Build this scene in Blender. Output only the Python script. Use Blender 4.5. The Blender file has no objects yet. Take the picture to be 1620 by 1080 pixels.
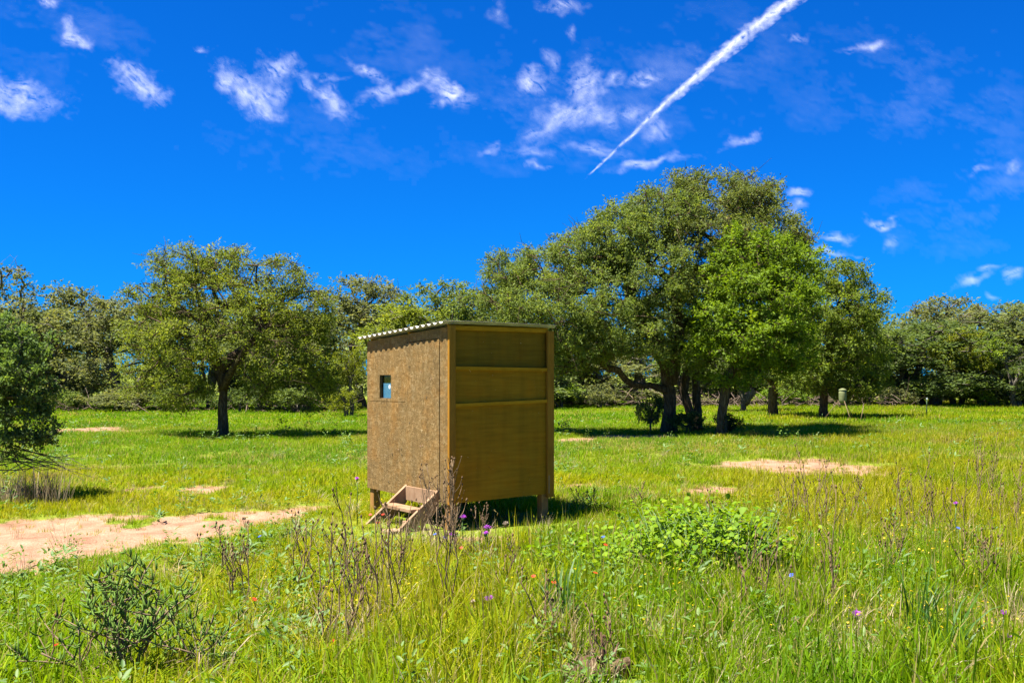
import bpy, bmesh, math, random
import numpy as np
from mathutils import Vector, Matrix

R = math.radians
rng = np.random.default_rng(7)
random.seed(7)
scene = bpy.context.scene
col = scene.collection

# ------------------------------------------------------------------ camera, world, sun, exposure
F, HY, EYE = 1600.0, 595.0, 1.6          # focal length and horizon in photo pixels, eye height in metres
cam_data = bpy.data.cameras.new('camera')
cam = bpy.data.objects.new('camera', cam_data)
col.objects.link(cam)
cam.location = (0, 0, EYE)
cam.rotation_euler = (R(90), 0, 0)
cam_data.sensor_width = 36
cam_data.lens = 36 * F / 1620
cam_data.shift_y = (HY - 540) / 1620
cam_data.clip_start = 0.05
cam_data.clip_end = 60000
scene.camera = cam

SUN_EL = R(67)
SUN_AZ = math.atan2(-0.93, -0.37)         # measured from +Y towards +X
SUN = Vector((math.sin(SUN_AZ) * math.cos(SUN_EL), math.cos(SUN_AZ) * math.cos(SUN_EL), math.sin(SUN_EL)))
world = bpy.data.worlds.new('World')
scene.world = world
world.use_nodes = True
wn, wl = world.node_tree.nodes, world.node_tree.links
wn.clear()
wo = wn.new('ShaderNodeOutputWorld')
bg = wn.new('ShaderNodeBackground')
bg.inputs['Strength'].default_value = 0.05
skyt = wn.new('ShaderNodeTexSky')
skyt.sky_type = 'NISHITA'
skyt.sun_disc = False
skyt.sun_elevation = SUN_EL
skyt.sun_rotation = SUN_AZ
skyt.air_density = 1.0
skyt.dust_density = 0.3
skyt.ozone_density = 2.0
wm = wn.new('ShaderNodeMix')
wm.data_type = 'RGBA'
wm.blend_type = 'MULTIPLY'
wm.inputs[0].default_value = 1.0
wm.inputs[7].default_value = (0.011, 0.330, 0.94, 1)      # the deep saturated blue of the photograph's sky
wl.new(skyt.outputs[0], wm.inputs[6])
wl.new(wm.outputs[2], bg.inputs['Color'])
wl.new(bg.outputs[0], wo.inputs['Surface'])

sun_data = bpy.data.lights.new('sun', 'SUN')
sun_data.energy = 5.0
sun_data.angle = R(0.5)
sun_data.color = (1.0, 0.95, 0.86)
sun = bpy.data.objects.new('sun', sun_data)
col.objects.link(sun)
sun.location = (0, 0, 30)
sun.rotation_euler = SUN.to_track_quat('Z', 'Y').to_euler()

vs = scene.view_settings
vs.view_transform = 'Standard'
vs.look = 'None'
vs.exposure = 1.85
vs.gamma = 1.0
vs.use_curve_mapping = False
scene.render.engine = 'CYCLES'
cy = scene.cycles
cy.max_bounces = 7
cy.diffuse_bounces = 5
cy.glossy_bounces = 2
cy.transmission_bounces = 4
cy.transparent_max_bounces = 12
cy.sample_clamp_indirect = 6
cy.use_denoising = True
cy.denoiser = 'OPENIMAGEDENOISE'
cy.denoising_input_passes = 'RGB_ALBEDO_NORMAL'
cy.denoising_prefilter = 'ACCURATE'


# ------------------------------------------------------------------ helpers
def at(x, y, d):
    return np.array(((x - 810) / F * d, d, EYE - (y - HY) / F * d))


def gp(x, y):
    d = EYE * F / (y - HY)
    return (x - 810) / F * d, d


def perlin(x, y, seed=0):
    x = np.asarray(x, float); y = np.asarray(y, float)
    xi = np.floor(x).astype(np.int64); yi = np.floor(y).astype(np.int64)
    xf, yf = x - xi, y - yi

    def g(ix, iy):
        h = (ix * 374761393 + iy * 668265263 + seed * 974634777) & 0xffffffff
        h = ((h ^ (h >> 13)) * 1274126177) & 0xffffffff
        h = (h ^ (h >> 16)) & 0xffff
        a = h / 65536.0 * 2 * np.pi
        return np.cos(a), np.sin(a)

    def dot(ix, iy, dx, dy):
        gx, gy = g(ix, iy)
        return gx * dx + gy * dy
    u = xf * xf * xf * (xf * (xf * 6 - 15) + 10)
    v = yf * yf * yf * (yf * (yf * 6 - 15) + 10)
    a = dot(xi, yi, xf, yf); b = dot(xi + 1, yi, xf - 1, yf)
    c = dot(xi, yi + 1, xf, yf - 1); d = dot(xi + 1, yi + 1, xf - 1, yf - 1)
    return ((a + (b - a) * u) * (1 - v) + (c + (d - c) * u) * v) * 1.5


def fbm(x, y, octaves=4, seed=0, gain=0.5):
    s, a, t = 0, 1.0, 0
    for i in range(octaves):
        s = s + a * perlin(np.asarray(x) * 2 ** i, np.asarray(y) * 2 ** i, seed + i * 17)
        t += a
        a *= gain
    return s / t


def sstep(a, b, x):
    t = np.clip((x - a) / (b - a), 0, 1)
    return t * t * (3 - 2 * t)


def tag(o, label=None, cat=None, group=None, kind=None):
    if label: o['label'] = label
    if cat: o['category'] = cat
    if group: o['group'] = group
    if kind: o['kind'] = kind
    return o


def mesh_np(name, verts, faces_list, mat=None, smooth=False, face_attrs=None, point_attrs=None):
    """faces_list: list of (n, k) index arrays"""
    me = bpy.data.meshes.new(name)
    verts = np.asarray(verts, np.float32)
    me.vertices.add(len(verts))
    me.vertices.foreach_set('co', verts.ravel())
    loops = np.concatenate([np.asarray(f, np.int32).ravel() for f in faces_list])
    tot = np.concatenate([np.full(len(f), np.asarray(f).shape[1], np.int32) for f in faces_list])
    start = np.concatenate([[0], np.cumsum(tot)[:-1]]).astype(np.int32)
    me.loops.add(len(loops))
    me.loops.foreach_set('vertex_index', loops)
    me.polygons.add(len(tot))
    me.polygons.foreach_set('loop_start', start)
    me.polygons.foreach_set('loop_total', tot)
    if smooth:
        me.polygons.foreach_set('use_smooth', np.ones(len(tot), bool))
    me.update(calc_edges=True)
    for k, v in (face_attrs or {}).items():
        a = me.attributes.new(k, 'FLOAT', 'FACE')
        a.data.foreach_set('value', np.asarray(v, np.float32))
    for k, v in (point_attrs or {}).items():
        a = me.attributes.new(k, 'FLOAT', 'POINT')
        a.data.foreach_set('value', np.asarray(v, np.float32))
    if mat: me.materials.append(mat)
    return me


def link(name, me, parent=None):
    o = bpy.data.objects.new(name, me)
    col.objects.link(o)
    if parent is not None: o.parent = parent
    return o


def empty(name, loc=(0, 0, 0), rz=0.0):
    o = bpy.data.objects.new(name, None)
    col.objects.link(o)
    o.location = loc
    o.rotation_euler = (0, 0, rz)
    o.empty_display_size = 0.2
    return o


def bm_obj(name, bm, mat, parent=None, smooth=False):
    me = bpy.data.meshes.new(name)
    bmesh.ops.recalc_face_normals(bm, faces=bm.faces)
    bm.to_mesh(me); bm.free()
    if smooth:
        for p in me.polygons: p.use_smooth = True
    me.materials.append(mat)
    return link(name, me, parent)


def box(bm, lo, hi, bev=0.0):
    c = [(a + b) / 2 for a, b in zip(lo, hi)]
    s = [max(b - a, 1e-4) for a, b in zip(lo, hi)]
    r = bmesh.ops.create_cube(bm, size=1, matrix=Matrix.Translation(c) @ Matrix.Diagonal((*s, 1)))
    if bev:
        vset = set(r['verts'])
        es = [e for e in bm.edges if e.verts[0] in vset and e.verts[1] in vset]
        bmesh.ops.bevel(bm, geom=es, offset=bev, segments=1, affect='EDGES')


def box_obj(name, lo, hi, mat, parent=None, bev=0.003):
    bm = bmesh.new()
    box(bm, lo, hi, bev)
    return bm_obj(name, bm, mat, parent)


def prism_obj(name, poly, y0, y1, mat, parent, bev=0.003):
    """poly in (x, z), extruded along y"""
    bm = bmesh.new()
    a = [bm.verts.new((x, y0, z)) for x, z in poly]
    b = [bm.verts.new((x, y1, z)) for x, z in poly]
    bm.faces.new(a); bm.faces.new(b[::-1])
    n = len(poly)
    for i in range(n): bm.faces.new((a[i], b[i], b[(i + 1) % n], a[(i + 1) % n]))
    if bev: bmesh.ops.bevel(bm, geom=list(bm.edges), offset=bev, segments=1, affect='EDGES')
    return bm_obj(name, bm, mat, parent)


class Tubes:
    """collects tapered tubes; build() links them as one mesh"""
    def __init__(s): s.v, s.f, s.n = [], [], 0

    def add(s, pts, rad, k=5, rough=0.0, cap=True, seed=0):
        pts = np.asarray(pts, float); rad = np.asarray(rad, float)
        n = len(pts)
        if rad.ndim == 0: rad = np.full(n, float(rad))
        t = np.gradient(pts, axis=0)
        t /= np.linalg.norm(t, axis=1, keepdims=True) + 1e-9
        ref = np.array((0.31, 0.17, 0.93)) if abs(t[:, 2]).mean() < 0.9 else np.array((0.95, 0.2, 0.1))
        u = np.cross(t, ref); u /= np.linalg.norm(u, axis=1, keepdims=True) + 1e-9
        w = np.cross(t, u)
        a = np.arange(k) / k * 2 * np.pi
        rr = np.repeat(rad[:, None], k, 1)
        if rough:
            rr = rr * (1 + rough * perlin(np.cos(a)[None] * 1.3 + np.arange(n)[:, None] * 0.45 + seed, np.sin(a)[None] * 1.3 + seed * 3.1 + np.arange(n)[:, None] * 0.2, 5))
        ring = pts[:, None] + rr[..., None] * (np.cos(a)[None, :, None] * u[:, None] + np.sin(a)[None, :, None] * w[:, None])
        s.v.append(ring.reshape(-1, 3))
        i = np.arange(n - 1)[:, None] * k; j = np.arange(k)[None]
        q = np.stack([i + j, i + (j + 1) % k, i + k + (j + 1) % k, i + k + j], -1).reshape(-1, 4) + s.n
        s.f.append(q)
        s.n += n * k
        if cap:
            s.v.append(pts[[0, -1]])
            c0, c1 = s.n, s.n + 1
            j = np.arange(k)
            b = s.n - n * k
            e = s.n - k
            s.f.append(np.stack([b + (j + 1) % k, b + j, np.full(k, c0), np.full(k, c0)], -1)[:, :3])
            s.f.append(np.stack([e + j, e + (j + 1) % k, np.full(k, c1)], -1))
            s.n += 2

    def build(s, name, mat, parent=None, smooth=True):
        tri = [f for f in s.f if f.shape[1] == 3]; quad = [f for f in s.f if f.shape[1] == 4]
        fl = ([np.concatenate(quad)] if quad else []) + ([np.concatenate(tri)] if tri else [])
        return link(name, mesh_np(name, np.concatenate(s.v), fl, mat, smooth), parent)


# ------------------------------------------------------------------ materials
def new_mat(name):
    m = bpy.data.materials.new(name)
    m.use_nodes = True
    nt = m.node_tree
    nt.nodes.clear()
    out = nt.nodes.new('ShaderNodeOutputMaterial')
    return m, nt, out


def nd(nt, t, **kw):
    n = nt.nodes.new(t)
    for k, v in kw.items():
        if k.startswith('i_'): n.inputs[int(k[2:])].default_value = v
        else: setattr(n, k, v)
    return n


def ramp(nt, fac, stops, interp='LINEAR'):
    r = nt.nodes.new('ShaderNodeValToRGB')
    r.color_ramp.interpolation = interp
    e = r.color_ramp.elements
    while len(e) < len(stops): e.new(0.5)
    for i, (p, c) in enumerate(stops):
        e[i].position = p
        e[i].color = (*c, 1) if len(c) == 3 else c
    nt.links.new(fac, r.inputs[0])
    return r.outputs[0]


def mixc(nt, fac, a, b, mode='MIX'):
    m = nt.nodes.new('ShaderNodeMix')
    m.data_type = 'RGBA'
    m.blend_type = mode
    for s, v in ((0, fac), (6, a), (7, b)):
        if hasattr(v, 'is_linked'): nt.links.new(v, m.inputs[s])
        else: m.inputs[s].default_value = v if s == 0 else (*v, 1)
    return m.outputs[2]


def noise(nt, scale, detail=4, rough=0.55, vec=None, dist=0.0):
    n = nt.nodes.new('ShaderNodeTexNoise')
    n.inputs['Scale'].default_value = scale
    n.inputs['Detail'].default_value = detail
    n.inputs['Roughness'].default_value = rough
    n.inputs['Distortion'].default_value = dist
    if vec is not None: nt.links.new(vec, n.inputs['Vector'])
    return n.outputs['Fac']


def coords(nt, kind='Object', scale=(1, 1, 1), rot=(0, 0, 0)):
    t = nt.nodes.new('ShaderNodeTexCoord')
    m = nt.nodes.new('ShaderNodeMapping')
    m.inputs['Scale'].default_value = scale
    m.inputs['Rotation'].default_value = rot
    nt.links.new(t.outputs[kind], m.inputs['Vector'])
    return m.outputs[0]


def principled(nt, out, colour, rough=0.8, bump=None, bump_s=0.3, bump_d=0.01, metallic=0.0, spec=0.3):
    p = nt.nodes.new('ShaderNodeBsdfPrincipled')
    if hasattr(colour, 'is_linked'): nt.links.new(colour, p.inputs['Base Color'])
    else: p.inputs['Base Color'].default_value = (*colour, 1)
    if hasattr(rough, 'is_linked'): nt.links.new(rough, p.inputs['Roughness'])
    else: p.inputs['Roughness'].default_value = rough
    p.inputs['Metallic'].default_value = metallic
    p.inputs['Specular IOR Level'].default_value = spec
    if bump is not None:
        b = nt.nodes.new('ShaderNodeBump')
        b.inputs['Strength'].default_value = bump_s
        b.inputs['Distance'].default_value = bump_d
        nt.links.new(bump, b.inputs['Height'])
        nt.links.new(b.outputs[0], p.inputs['Normal'])
    nt.links.new(p.outputs[0], out.inputs[0])
    return p


def foliage_out(nt, out, colour, trans=0.4, gloss=0.06, grough=0.65, tcol=(1.15, 1.1, 0.6)):
    d = nt.nodes.new('ShaderNodeBsdfDiffuse')
    t = nt.nodes.new('ShaderNodeBsdfTranslucent')
    g = nt.nodes.new('ShaderNodeBsdfGlossy')
    g.inputs['Roughness'].default_value = grough
    m1 = nt.nodes.new('ShaderNodeMixShader'); m1.inputs[0].default_value = trans
    m2 = nt.nodes.new('ShaderNodeMixShader'); m2.inputs[0].default_value = gloss
    nt.links.new(colour, d.inputs[0])
    tc = mixc(nt, 1.0, colour, tcol, 'MULTIPLY')
    nt.links.new(tc, t.inputs[0])
    nt.links.new(d.outputs[0], m1.inputs[1]); nt.links.new(t.outputs[0], m1.inputs[2])
    nt.links.new(m1.outputs[0], m2.inputs[1]); nt.links.new(g.outputs[0], m2.inputs[2])
    nt.links.new(m2.outputs[0], out.inputs[0])


def attr(nt, name, kind='GEOMETRY'):
    a = nt.nodes.new('ShaderNodeAttribute')
    a.attribute_type = kind
    a.attribute_name = name
    return a.outputs['Fac']


def mat_tree_leaf():
    m, nt, out = new_mat('tree_leaf')
    oi = nt.nodes.new('ShaderNodeObjectInfo')
    v = attr(nt, 'leaf_tone')
    k = ramp(nt, v, [(0.0, (0.55, 0.58, 0.62)), (0.45, (0.95, 0.97, 0.95)), (0.8, (1.35, 1.25, 0.9)), (1.0, (2.0, 1.6, 0.8))])
    foliage_out(nt, out, mixc(nt, 1.0, oi.outputs['Color'], k, 'MULTIPLY'), 0.50, 0.015, 0.7)
    return m


def mat_bark(name, a, b):
    m, nt, out = new_mat(name)
    c = coords(nt, 'Object', (9, 9, 2.2))
    n = noise(nt, 2.2, 6, 0.65, c, 0.6)
    n2 = noise(nt, 1.1, 3, 0.5, coords(nt))
    colr = ramp(nt, n, [(0.3, tuple(x * 0.45 for x in a)), (0.5, a), (0.72, b)])
    colr = mixc(nt, n2, colr, mixc(nt, 1.0, colr, (0.75, 0.78, 0.72), 'MULTIPLY'))
    principled(nt, out, colr, 0.95, n, 0.9, 0.05, spec=0.1)
    return m


def mat_leafy(name, stops, trans=0.4, gloss=0.015):
    m, nt, out = new_mat(name)
    foliage_out(nt, out, ramp(nt, attr(nt, 'leaf_tone'), stops), trans, gloss)
    return m


def mat_plain(name, c, rough=0.8, trans=0.0, var=0.25, scale=14, metallic=0.0, spec=0.06):
    m, nt, out = new_mat(name)
    n = noise(nt, scale, 3, 0.6, coords(nt))
    k = ramp(nt, n, [(0.3, tuple(x * (1 - var) for x in c)), (0.7, tuple(min(1, x * (1 + var)) for x in c))])
    if trans: foliage_out(nt, out, k, trans, 0.03, 0.5, (1, 1, 1))
    else: principled(nt, out, k, rough, n, 0.15, 0.004, metallic, spec)
    return m


def mat_grass():
    m, nt, out = new_mat('grass_blades')
    tint = attr(nt, 'tint', 'INSTANCER')
    dry = attr(nt, 'dry', 'INSTANCER')
    bv = attr(nt, 'blade_tone')
    g = ramp(nt, tint, [(0.0, (0.078, 0.195, 0.004)), (0.35, (0.140, 0.270, 0.003)), (0.7, (0.225, 0.310, 0.003)), (1.0, (0.330, 0.330, 0.008))])
    g = mixc(nt, 1.0, g, ramp(nt, bv, [(0.0, (0.6, 0.68, 0.6)), (0.5, (1, 1, 1)), (1.0, (1.45, 1.2, 1.1))]), 'MULTIPLY')
    s = ramp(nt, bv, [(0.0, (0.18, 0.115, 0.035)), (0.5, (0.32, 0.235, 0.070)), (1.0, (0.42, 0.33, 0.12))])
    mth = nd(nt, 'ShaderNodeMath', operation='ADD')
    nt.links.new(dry, mth.inputs[0]); nt.links.new(bv, mth.inputs[1])
    fac = ramp(nt, mth.outputs[0], [(0.93, (0, 0, 0)), (0.99, (1, 1, 1))])
    foliage_out(nt, out, mixc(nt, fac, g, s), 0.50, 0.006, 0.6, (1.1, 1.08, 0.6))
    return m


def mat_ground():
    m, nt, out = new_mat('meadow_ground')
    dirt = attr(nt, 'bare')
    c = coords(nt)
    n1 = noise(nt, 3.0, 8, 0.62, c)
    n2 = noise(nt, 45.0, 5, 0.6, c)
    n3 = noise(nt, 0.6, 4, 0.5, c)
    thatch = ramp(nt, n2, [(0.3, (0.075, 0.085, 0.010)), (0.5, (0.16, 0.18, 0.014)), (0.7, (0.27, 0.25, 0.05))])
    thatch = mixc(nt, ramp(nt, n3, [(0.35, (0, 0, 0)), (0.65, (0.6, 0.6, 0.6))]), thatch, mixc(nt, 1.0, thatch, (0.75, 1.15, 0.6), 'MULTIPLY'))
    soil = ramp(nt, n1, [(0.25, (0.20, 0.102, 0.058)), (0.5, (0.32, 0.182, 0.113)), (0.75, (0.42, 0.268, 0.178))])
    soil = mixc(nt, ramp(nt, n2, [(0.35, (0.75, 0.75, 0.75)), (0.55, (0, 0, 0))]), soil, mixc(nt, 1.0, soil, (0.72, 0.68, 0.62), 'MULTIPLY'))
    mth = nd(nt, 'ShaderNodeMath', operation='ADD')
    ms = nd(nt, 'ShaderNodeMath', operation='MULTIPLY'); ms.inputs[1].default_value = 0.35
    nt.links.new(n1, ms.inputs[0]); nt.links.new(ms.outputs[0], mth.inputs[0]); nt.links.new(dirt, mth.inputs[1])
    fac = ramp(nt, mth.outputs[0], [(0.5, (0, 0, 0)), (0.75, (1, 1, 1))])
    hb = nd(nt, 'ShaderNodeMath', operation='ADD')
    nt.links.new(n1, hb.inputs[0]); nt.links.new(n2, hb.inputs[1])
    principled(nt, out, mixc(nt, fac, thatch, soil), 0.97, hb.outputs[0], 0.6, 0.05, spec=0.1)
    return m


def mat_board(name, base, strand, dirt=0.5, strands=True):
    """painted sheathing board: pressed strands under paint, worn and chipped"""
    m, nt, out = new_mat(name)
    tc = nt.nodes.new('ShaderNodeTexCoord')
    hs = []
    for i, (sc, rot) in enumerate((((20, 46, 20), 0.5), ((42, 18, 42), -0.3), ((20, 20, 9), 1.0))):
        mp = nt.nodes.new('ShaderNodeMapping')
        mp.inputs['Scale'].default_value = sc
        mp.inputs['Rotation'].default_value = (rot, rot * 0.8, rot)
        nt.links.new(tc.outputs['Object'], mp.inputs['Vector'])
        v = nd(nt, 'ShaderNodeTexVoronoi')
        v.inputs['Scale'].default_value = 1.0
        v.inputs['Randomness'].default_value = 1.0
        nt.links.new(mp.outputs[0], v.inputs['Vector'])
        hs.append(v)
    big = noise(nt, 2.2, 5, 0.6, tc.outputs['Object'])
    fine = noise(nt, 60, 5, 0.7, tc.outputs['Object'])
    sv = nt.nodes.new('ShaderNodeSeparateColor'); nt.links.new(hs[0].outputs['Color'], sv.inputs[0])
    sv2 = nt.nodes.new('ShaderNodeSeparateColor'); nt.links.new(hs[1].outputs['Color'], sv2.inputs[0])
    a = nd(nt, 'ShaderNodeMath', operation='ADD')
    nt.links.new(sv.outputs[0], a.inputs[0]); nt.links.new(sv2.outputs[1], a.inputs[1])
    h = nd(nt, 'ShaderNodeMath', operation='MULTIPLY_ADD'); h.inputs[1].default_value = 0.24 if strands else 0.0
    if not strands: fine = noise(nt, 1.0, 5, 0.6, coords(nt, 'Object', (2.5, 30, 30)))
    nt.links.new(a.outputs[0], h.inputs[0]); nt.links.new(fine, h.inputs[2])
    c = ramp(nt, h.outputs[0], [(0.45, tuple(x * 0.66 for x in base)), (0.78, base), (1.0, strand)] if strands else [(0.3, tuple(x * 0.8 for x in base)), (0.5, base), (0.7, strand)])
    c = mixc(nt, ramp(nt, big, [(0.35, (0, 0, 0)), (0.68, (dirt,) * 3)]), c, mixc(nt, 1.0, c, (0.72, 0.80, 0.92), 'MULTIPLY'))
    c = mixc(nt, ramp(nt, noise(nt, 4, 4, 0.65, coords(nt)), [(0.48, (0, 0, 0)), (0.66, (0.7,) * 3)]), c, mixc(nt, 1.0, c, (1.18, 0.98, 0.72), 'MULTIPLY'))
    streak = noise(nt, 1.0, 4, 0.6, coords(nt, 'Object', (9, 9, 0.9)))
    c = mixc(nt, ramp(nt, streak, [(0.45, (0, 0, 0)), (0.7, (0.45,) * 3)]), c, mixc(nt, 1.0, c, (0.62, 0.66, 0.74), 'MULTIPLY'))
    chip = noise(nt, 9, 3, 0.75, tc.outputs['Object'], 1.5)
    c = mixc(nt, ramp(nt, chip, [(0.715, (0, 0, 0)), (0.735, (0.8, 0.8, 0.8))]), c, (0.07, 0.04, 0.015))
    chip2 = noise(nt, 13, 3, 0.75, coords(nt, 'Object', (1, 1, 1.4), (1, 2, 0.3)), 1.5)
    c = mixc(nt, ramp(nt, chip2, [(0.70, (0, 0, 0)), (0.72, (0.7, 0.7, 0.7))]), c, (0.58, 0.44, 0.24))
    principled(nt, out, c, 0.75, h.outputs[0], 0.75 if strands else 0.3, 0.006, spec=0.06)
    return m


def mat_wood(name, a, b, axis=(3, 40, 40)):
    m, nt, out = new_mat(name)
    c = coords(nt, 'Object', axis)
    n = noise(nt, 1.0, 6, 0.6, c, 0.8)
    n2 = noise(nt, 5, 4, 0.6, coords(nt))
    k = ramp(nt, n, [(0.3, a), (0.7, b)])
    k = mixc(nt, ramp(nt, n2, [(0.4, (0, 0, 0)), (0.75, (0.6,) * 3)]), k, mixc(nt, 1.0, k, (0.6, 0.6, 0.6), 'MULTIPLY'))
    principled(nt, out, k, 0.85, n, 0.5, 0.004, spec=0.05)
    return m


M = {}
M['tree_leaf'] = mat_tree_leaf()
M['bark_dark'] = mat_bark('bark_dark', (0.085, 0.058, 0.032), (0.20, 0.155, 0.105))
M['bark_grey'] = mat_bark('bark_grey', (0.11, 0.092, 0.072), (0.26, 0.23, 0.19))
M['grass'] = mat_grass()
M['ground'] = mat_ground()
M['osb'] = mat_board('painted_strand_board', (0.195, 0.122, 0.045), (0.275, 0.190, 0.085))
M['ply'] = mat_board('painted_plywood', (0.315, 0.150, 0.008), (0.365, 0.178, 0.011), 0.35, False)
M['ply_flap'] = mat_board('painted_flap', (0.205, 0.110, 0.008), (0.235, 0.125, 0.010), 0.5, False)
M['trim'] = mat_wood('painted_trim', (0.26, 0.115, 0.012), (0.36, 0.175, 0.024), (30, 30, 3))
M['trim_h'] = mat_wood('painted_batten', (0.40, 0.185, 0.008), (0.50, 0.24, 0.012), (3, 30, 30))
M['raw_wood'] = mat_wood('weathered_lumber', (0.22, 0.125, 0.065), (0.35, 0.23, 0.14), (6, 6, 6))
M['leg_wood'] = mat_wood('post_lumber', (0.24, 0.12, 0.035), (0.38, 0.20, 0.065), (30, 30, 3))
M['roof'] = mat_plain('galvanised_sheet', (0.36, 0.34, 0.30), 0.6, 0, 0.3, 5, 0.2)
M['interior'] = mat_plain('bare_interior', (0.12, 0.09, 0.05), 0.9)
M['blue'] = mat_plain('blue_plastic', (0.10, 0.27, 0.42), 0.5, 0, 0.1)
M['white'] = mat_plain('white_sticker', (0.75, 0.76, 0.78), 0.5, 0, 0.05)
M['stalk'] = mat_plain('dead_stalk', (0.17, 0.115, 0.065), 0.9, 0, 0.4)
M['stalk_head'] = mat_plain('dead_seed_head', (0.12, 0.075, 0.04), 0.95, 0, 0.4, 60)
M['straw'] = mat_plain('straw', (0.44, 0.34, 0.19), 0.9, 0.3, 0.3, 6)
M['stem_green'] = mat_plain('green_stem', (0.11, 0.19, 0.05), 0.7, 0.25, 0.25)
M['purple'] = mat_plain('thistle_purple', (0.52, 0.10, 0.62), 0.8, 0.35, 0.2, 40)
M['pale_head'] = mat_plain('thistle_down', (0.42, 0.34, 0.26), 0.95, 0.2, 0.25, 40)
M['red'] = mat_plain('flower_red', (0.62, 0.04, 0.015), 0.7, 0.3, 0.2, 40)
M['yellow'] = mat_plain('flower_yellow', (0.75, 0.50, 0.01), 0.7, 0.3, 0.15, 40)
M['blue_flower'] = mat_plain('flower_blue', (0.06, 0.12, 0.65), 0.7, 0.3, 0.15, 40)
M['cactus'] = mat_plain('cactus_skin', (0.090, 0.150, 0.026), 0.8, 0, 0.35, 30)
M['cactus_stem'] = mat_plain('cactus_bark', (0.20, 0.14, 0.085), 0.9, 0, 0.35, 20)
M['vine'] = mat_leafy('vine_leaf', [(0.0, (0.080, 0.180, 0.002)), (0.5, (0.160, 0.275, 0.003)), (1.0, (0.245, 0.325, 0.004))], 0.45, 0.015)
M['broad'] = mat_leafy('broad_weed_leaf', [(0.0, (0.045, 0.120, 0.004)), (0.5, (0.085, 0.180, 0.004)), (1.0, (0.130, 0.205, 0.005))], 0.42, 0.05)
M['feeder'] = mat_plain('feeder_drum', (0.15, 0.165, 0.075), 0.6, 0, 0.2)
M['feeder_leg'] = mat_plain('feeder_leg', (0.15, 0.10, 0.06), 0.7, 0, 0.25)
M['steel_post'] = mat_plain('post_paint', (0.06, 0.10, 0.05), 0.6, 0, 0.2)
M['log'] = mat_bark('dead_wood', (0.13, 0.075, 0.045), (0.27, 0.19, 0.12))
M['brush'] = mat_plain('dead_brush', (0.13, 0.095, 0.07), 0.95, 0, 0.4, 3)

M['broad_blade'] = mat_plain('broad_blade', (0.060, 0.150, 0.012), 0.7, 0.45, 0.3, 5)

# ------------------------------------------------------------------ ground: bare earth layout, relief, sheet
def seg_dist(P, poly):
    """signed distance to a polygon, negative inside"""
    poly = np.asarray(poly, float)
    x, y = P
    d2 = np.full(x.shape, 1e9); inside = np.zeros(x.shape, bool)
    for i in range(len(poly)):
        ax, ay = poly[i]; bx, by = poly[(i + 1) % len(poly)]
        ex, ey = bx - ax, by - ay
        t = np.clip(((x - ax) * ex + (y - ay) * ey) / (ex * ex + ey * ey), 0, 1)
        d2 = np.minimum(d2, (x - ax - t * ex) ** 2 + (y - ay - t * ey) ** 2)
        c = (ay > y) != (by > y)
        with np.errstate(divide='ignore', invalid='ignore'):
            xi = ax + (y - ay) * ex / (ey if ey else 1e-9)
        inside ^= c & (x < xi)
    d = np.sqrt(d2)
    return np.where(inside, -d, d)


TRACK = [gp(-330, 835), gp(0, 822), gp(200, 813), gp(290, 812), gp(400, 804), gp(520, 795), gp(525, 801), gp(400, 832), gp(305, 852), gp(235, 858), gp(150, 885), gp(0, 912), gp(-330, 940)]
PATCHES = []
for cx, cy, hx, hy, s in ((1265, 741, 145, 18, 1), (1150, 738, 40, 5, .6), (1128, 779, 55, 11, .85), (920, 768, 70, 6, .7), (140, 680, 60, 6, 1), (235, 681, 40, 2.5, .7),
                          (222, 771, 32, 7, .85), (330, 773, 55, 9, .8), (325, 724, 26, 3.5, .7), (185, 738, 55, 4, .6), (960, 795, 90, 5, .4), (1010, 691, 90, 4, .9), (910, 697, 40, 3, .8), (1340, 664, 90, 1.6, .9),
                          (1600, 722, 40, 4, .6), (770, 852, 80, 9, .8), (640, 860, 70, 10, .6), (1600, 1010, 60, 45, .7), (270, 905, 60, 20, .45), (460, 742, 60, 4, .35), (110, 705, 40, 3, .4), (1230, 691, 70, 3, .5), (45, 763, 40, 5, .6)):
    X, D = gp(cx, cy)
    PATCHES.append((X, D, hx * D / F, hy * D * D / (EYE * F), s))


def bare(x, y):
    x = np.asarray(x, float); y = np.asarray(y, float)
    n = fbm(x * 1.1, y * 1.1, 4, 3) * 0.6 + fbm(x * 5, y * 5, 3, 9) * 0.35
    b = sstep(0.45, -0.45, seg_dist((x, y), TRACK) + n)
    b *= 1 - 0.85 * sstep(0.10, 0.28, fbm(x * 0.9 + 4, y * 0.55, 3, 31) - 0.05)     # grass islands in the track
    for X, D, a, d, s in PATCHES:
        r = np.sqrt(((x - X) / a) ** 2 + ((y - D) / d) ** 2)
        b = np.maximum(b, s * sstep(1.35, 0.55, r + n * 1.1))
    return b


def relief(x, y):
    x = np.asarray(x, float); y = np.asarray(y, float)
    fade = sstep(120, 60, np.hypot(x, y))
    h = 0.05 * fbm(x * 0.25, y * 0.25, 3, 21) + 0.018 * fbm(x * 1.6, y * 1.6, 3, 22)
    b = bare(x, y)
    rut = np.zeros_like(h)
    for off in (-.75, .65):
        rut += np.exp(-((y - 10.6 - off - .42 * (x + 4) - .12 * np.sin(x * 1.3)) / .16) ** 2)
    near = sstep(30, 14, y)
    return h * fade - 0.035 * b * fade + near * b * (.022 * fbm(x * 4, y * 4, 3, 23) - .035 * rut * (y < 14) * (y > 7) * (x < -1.5))


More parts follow.
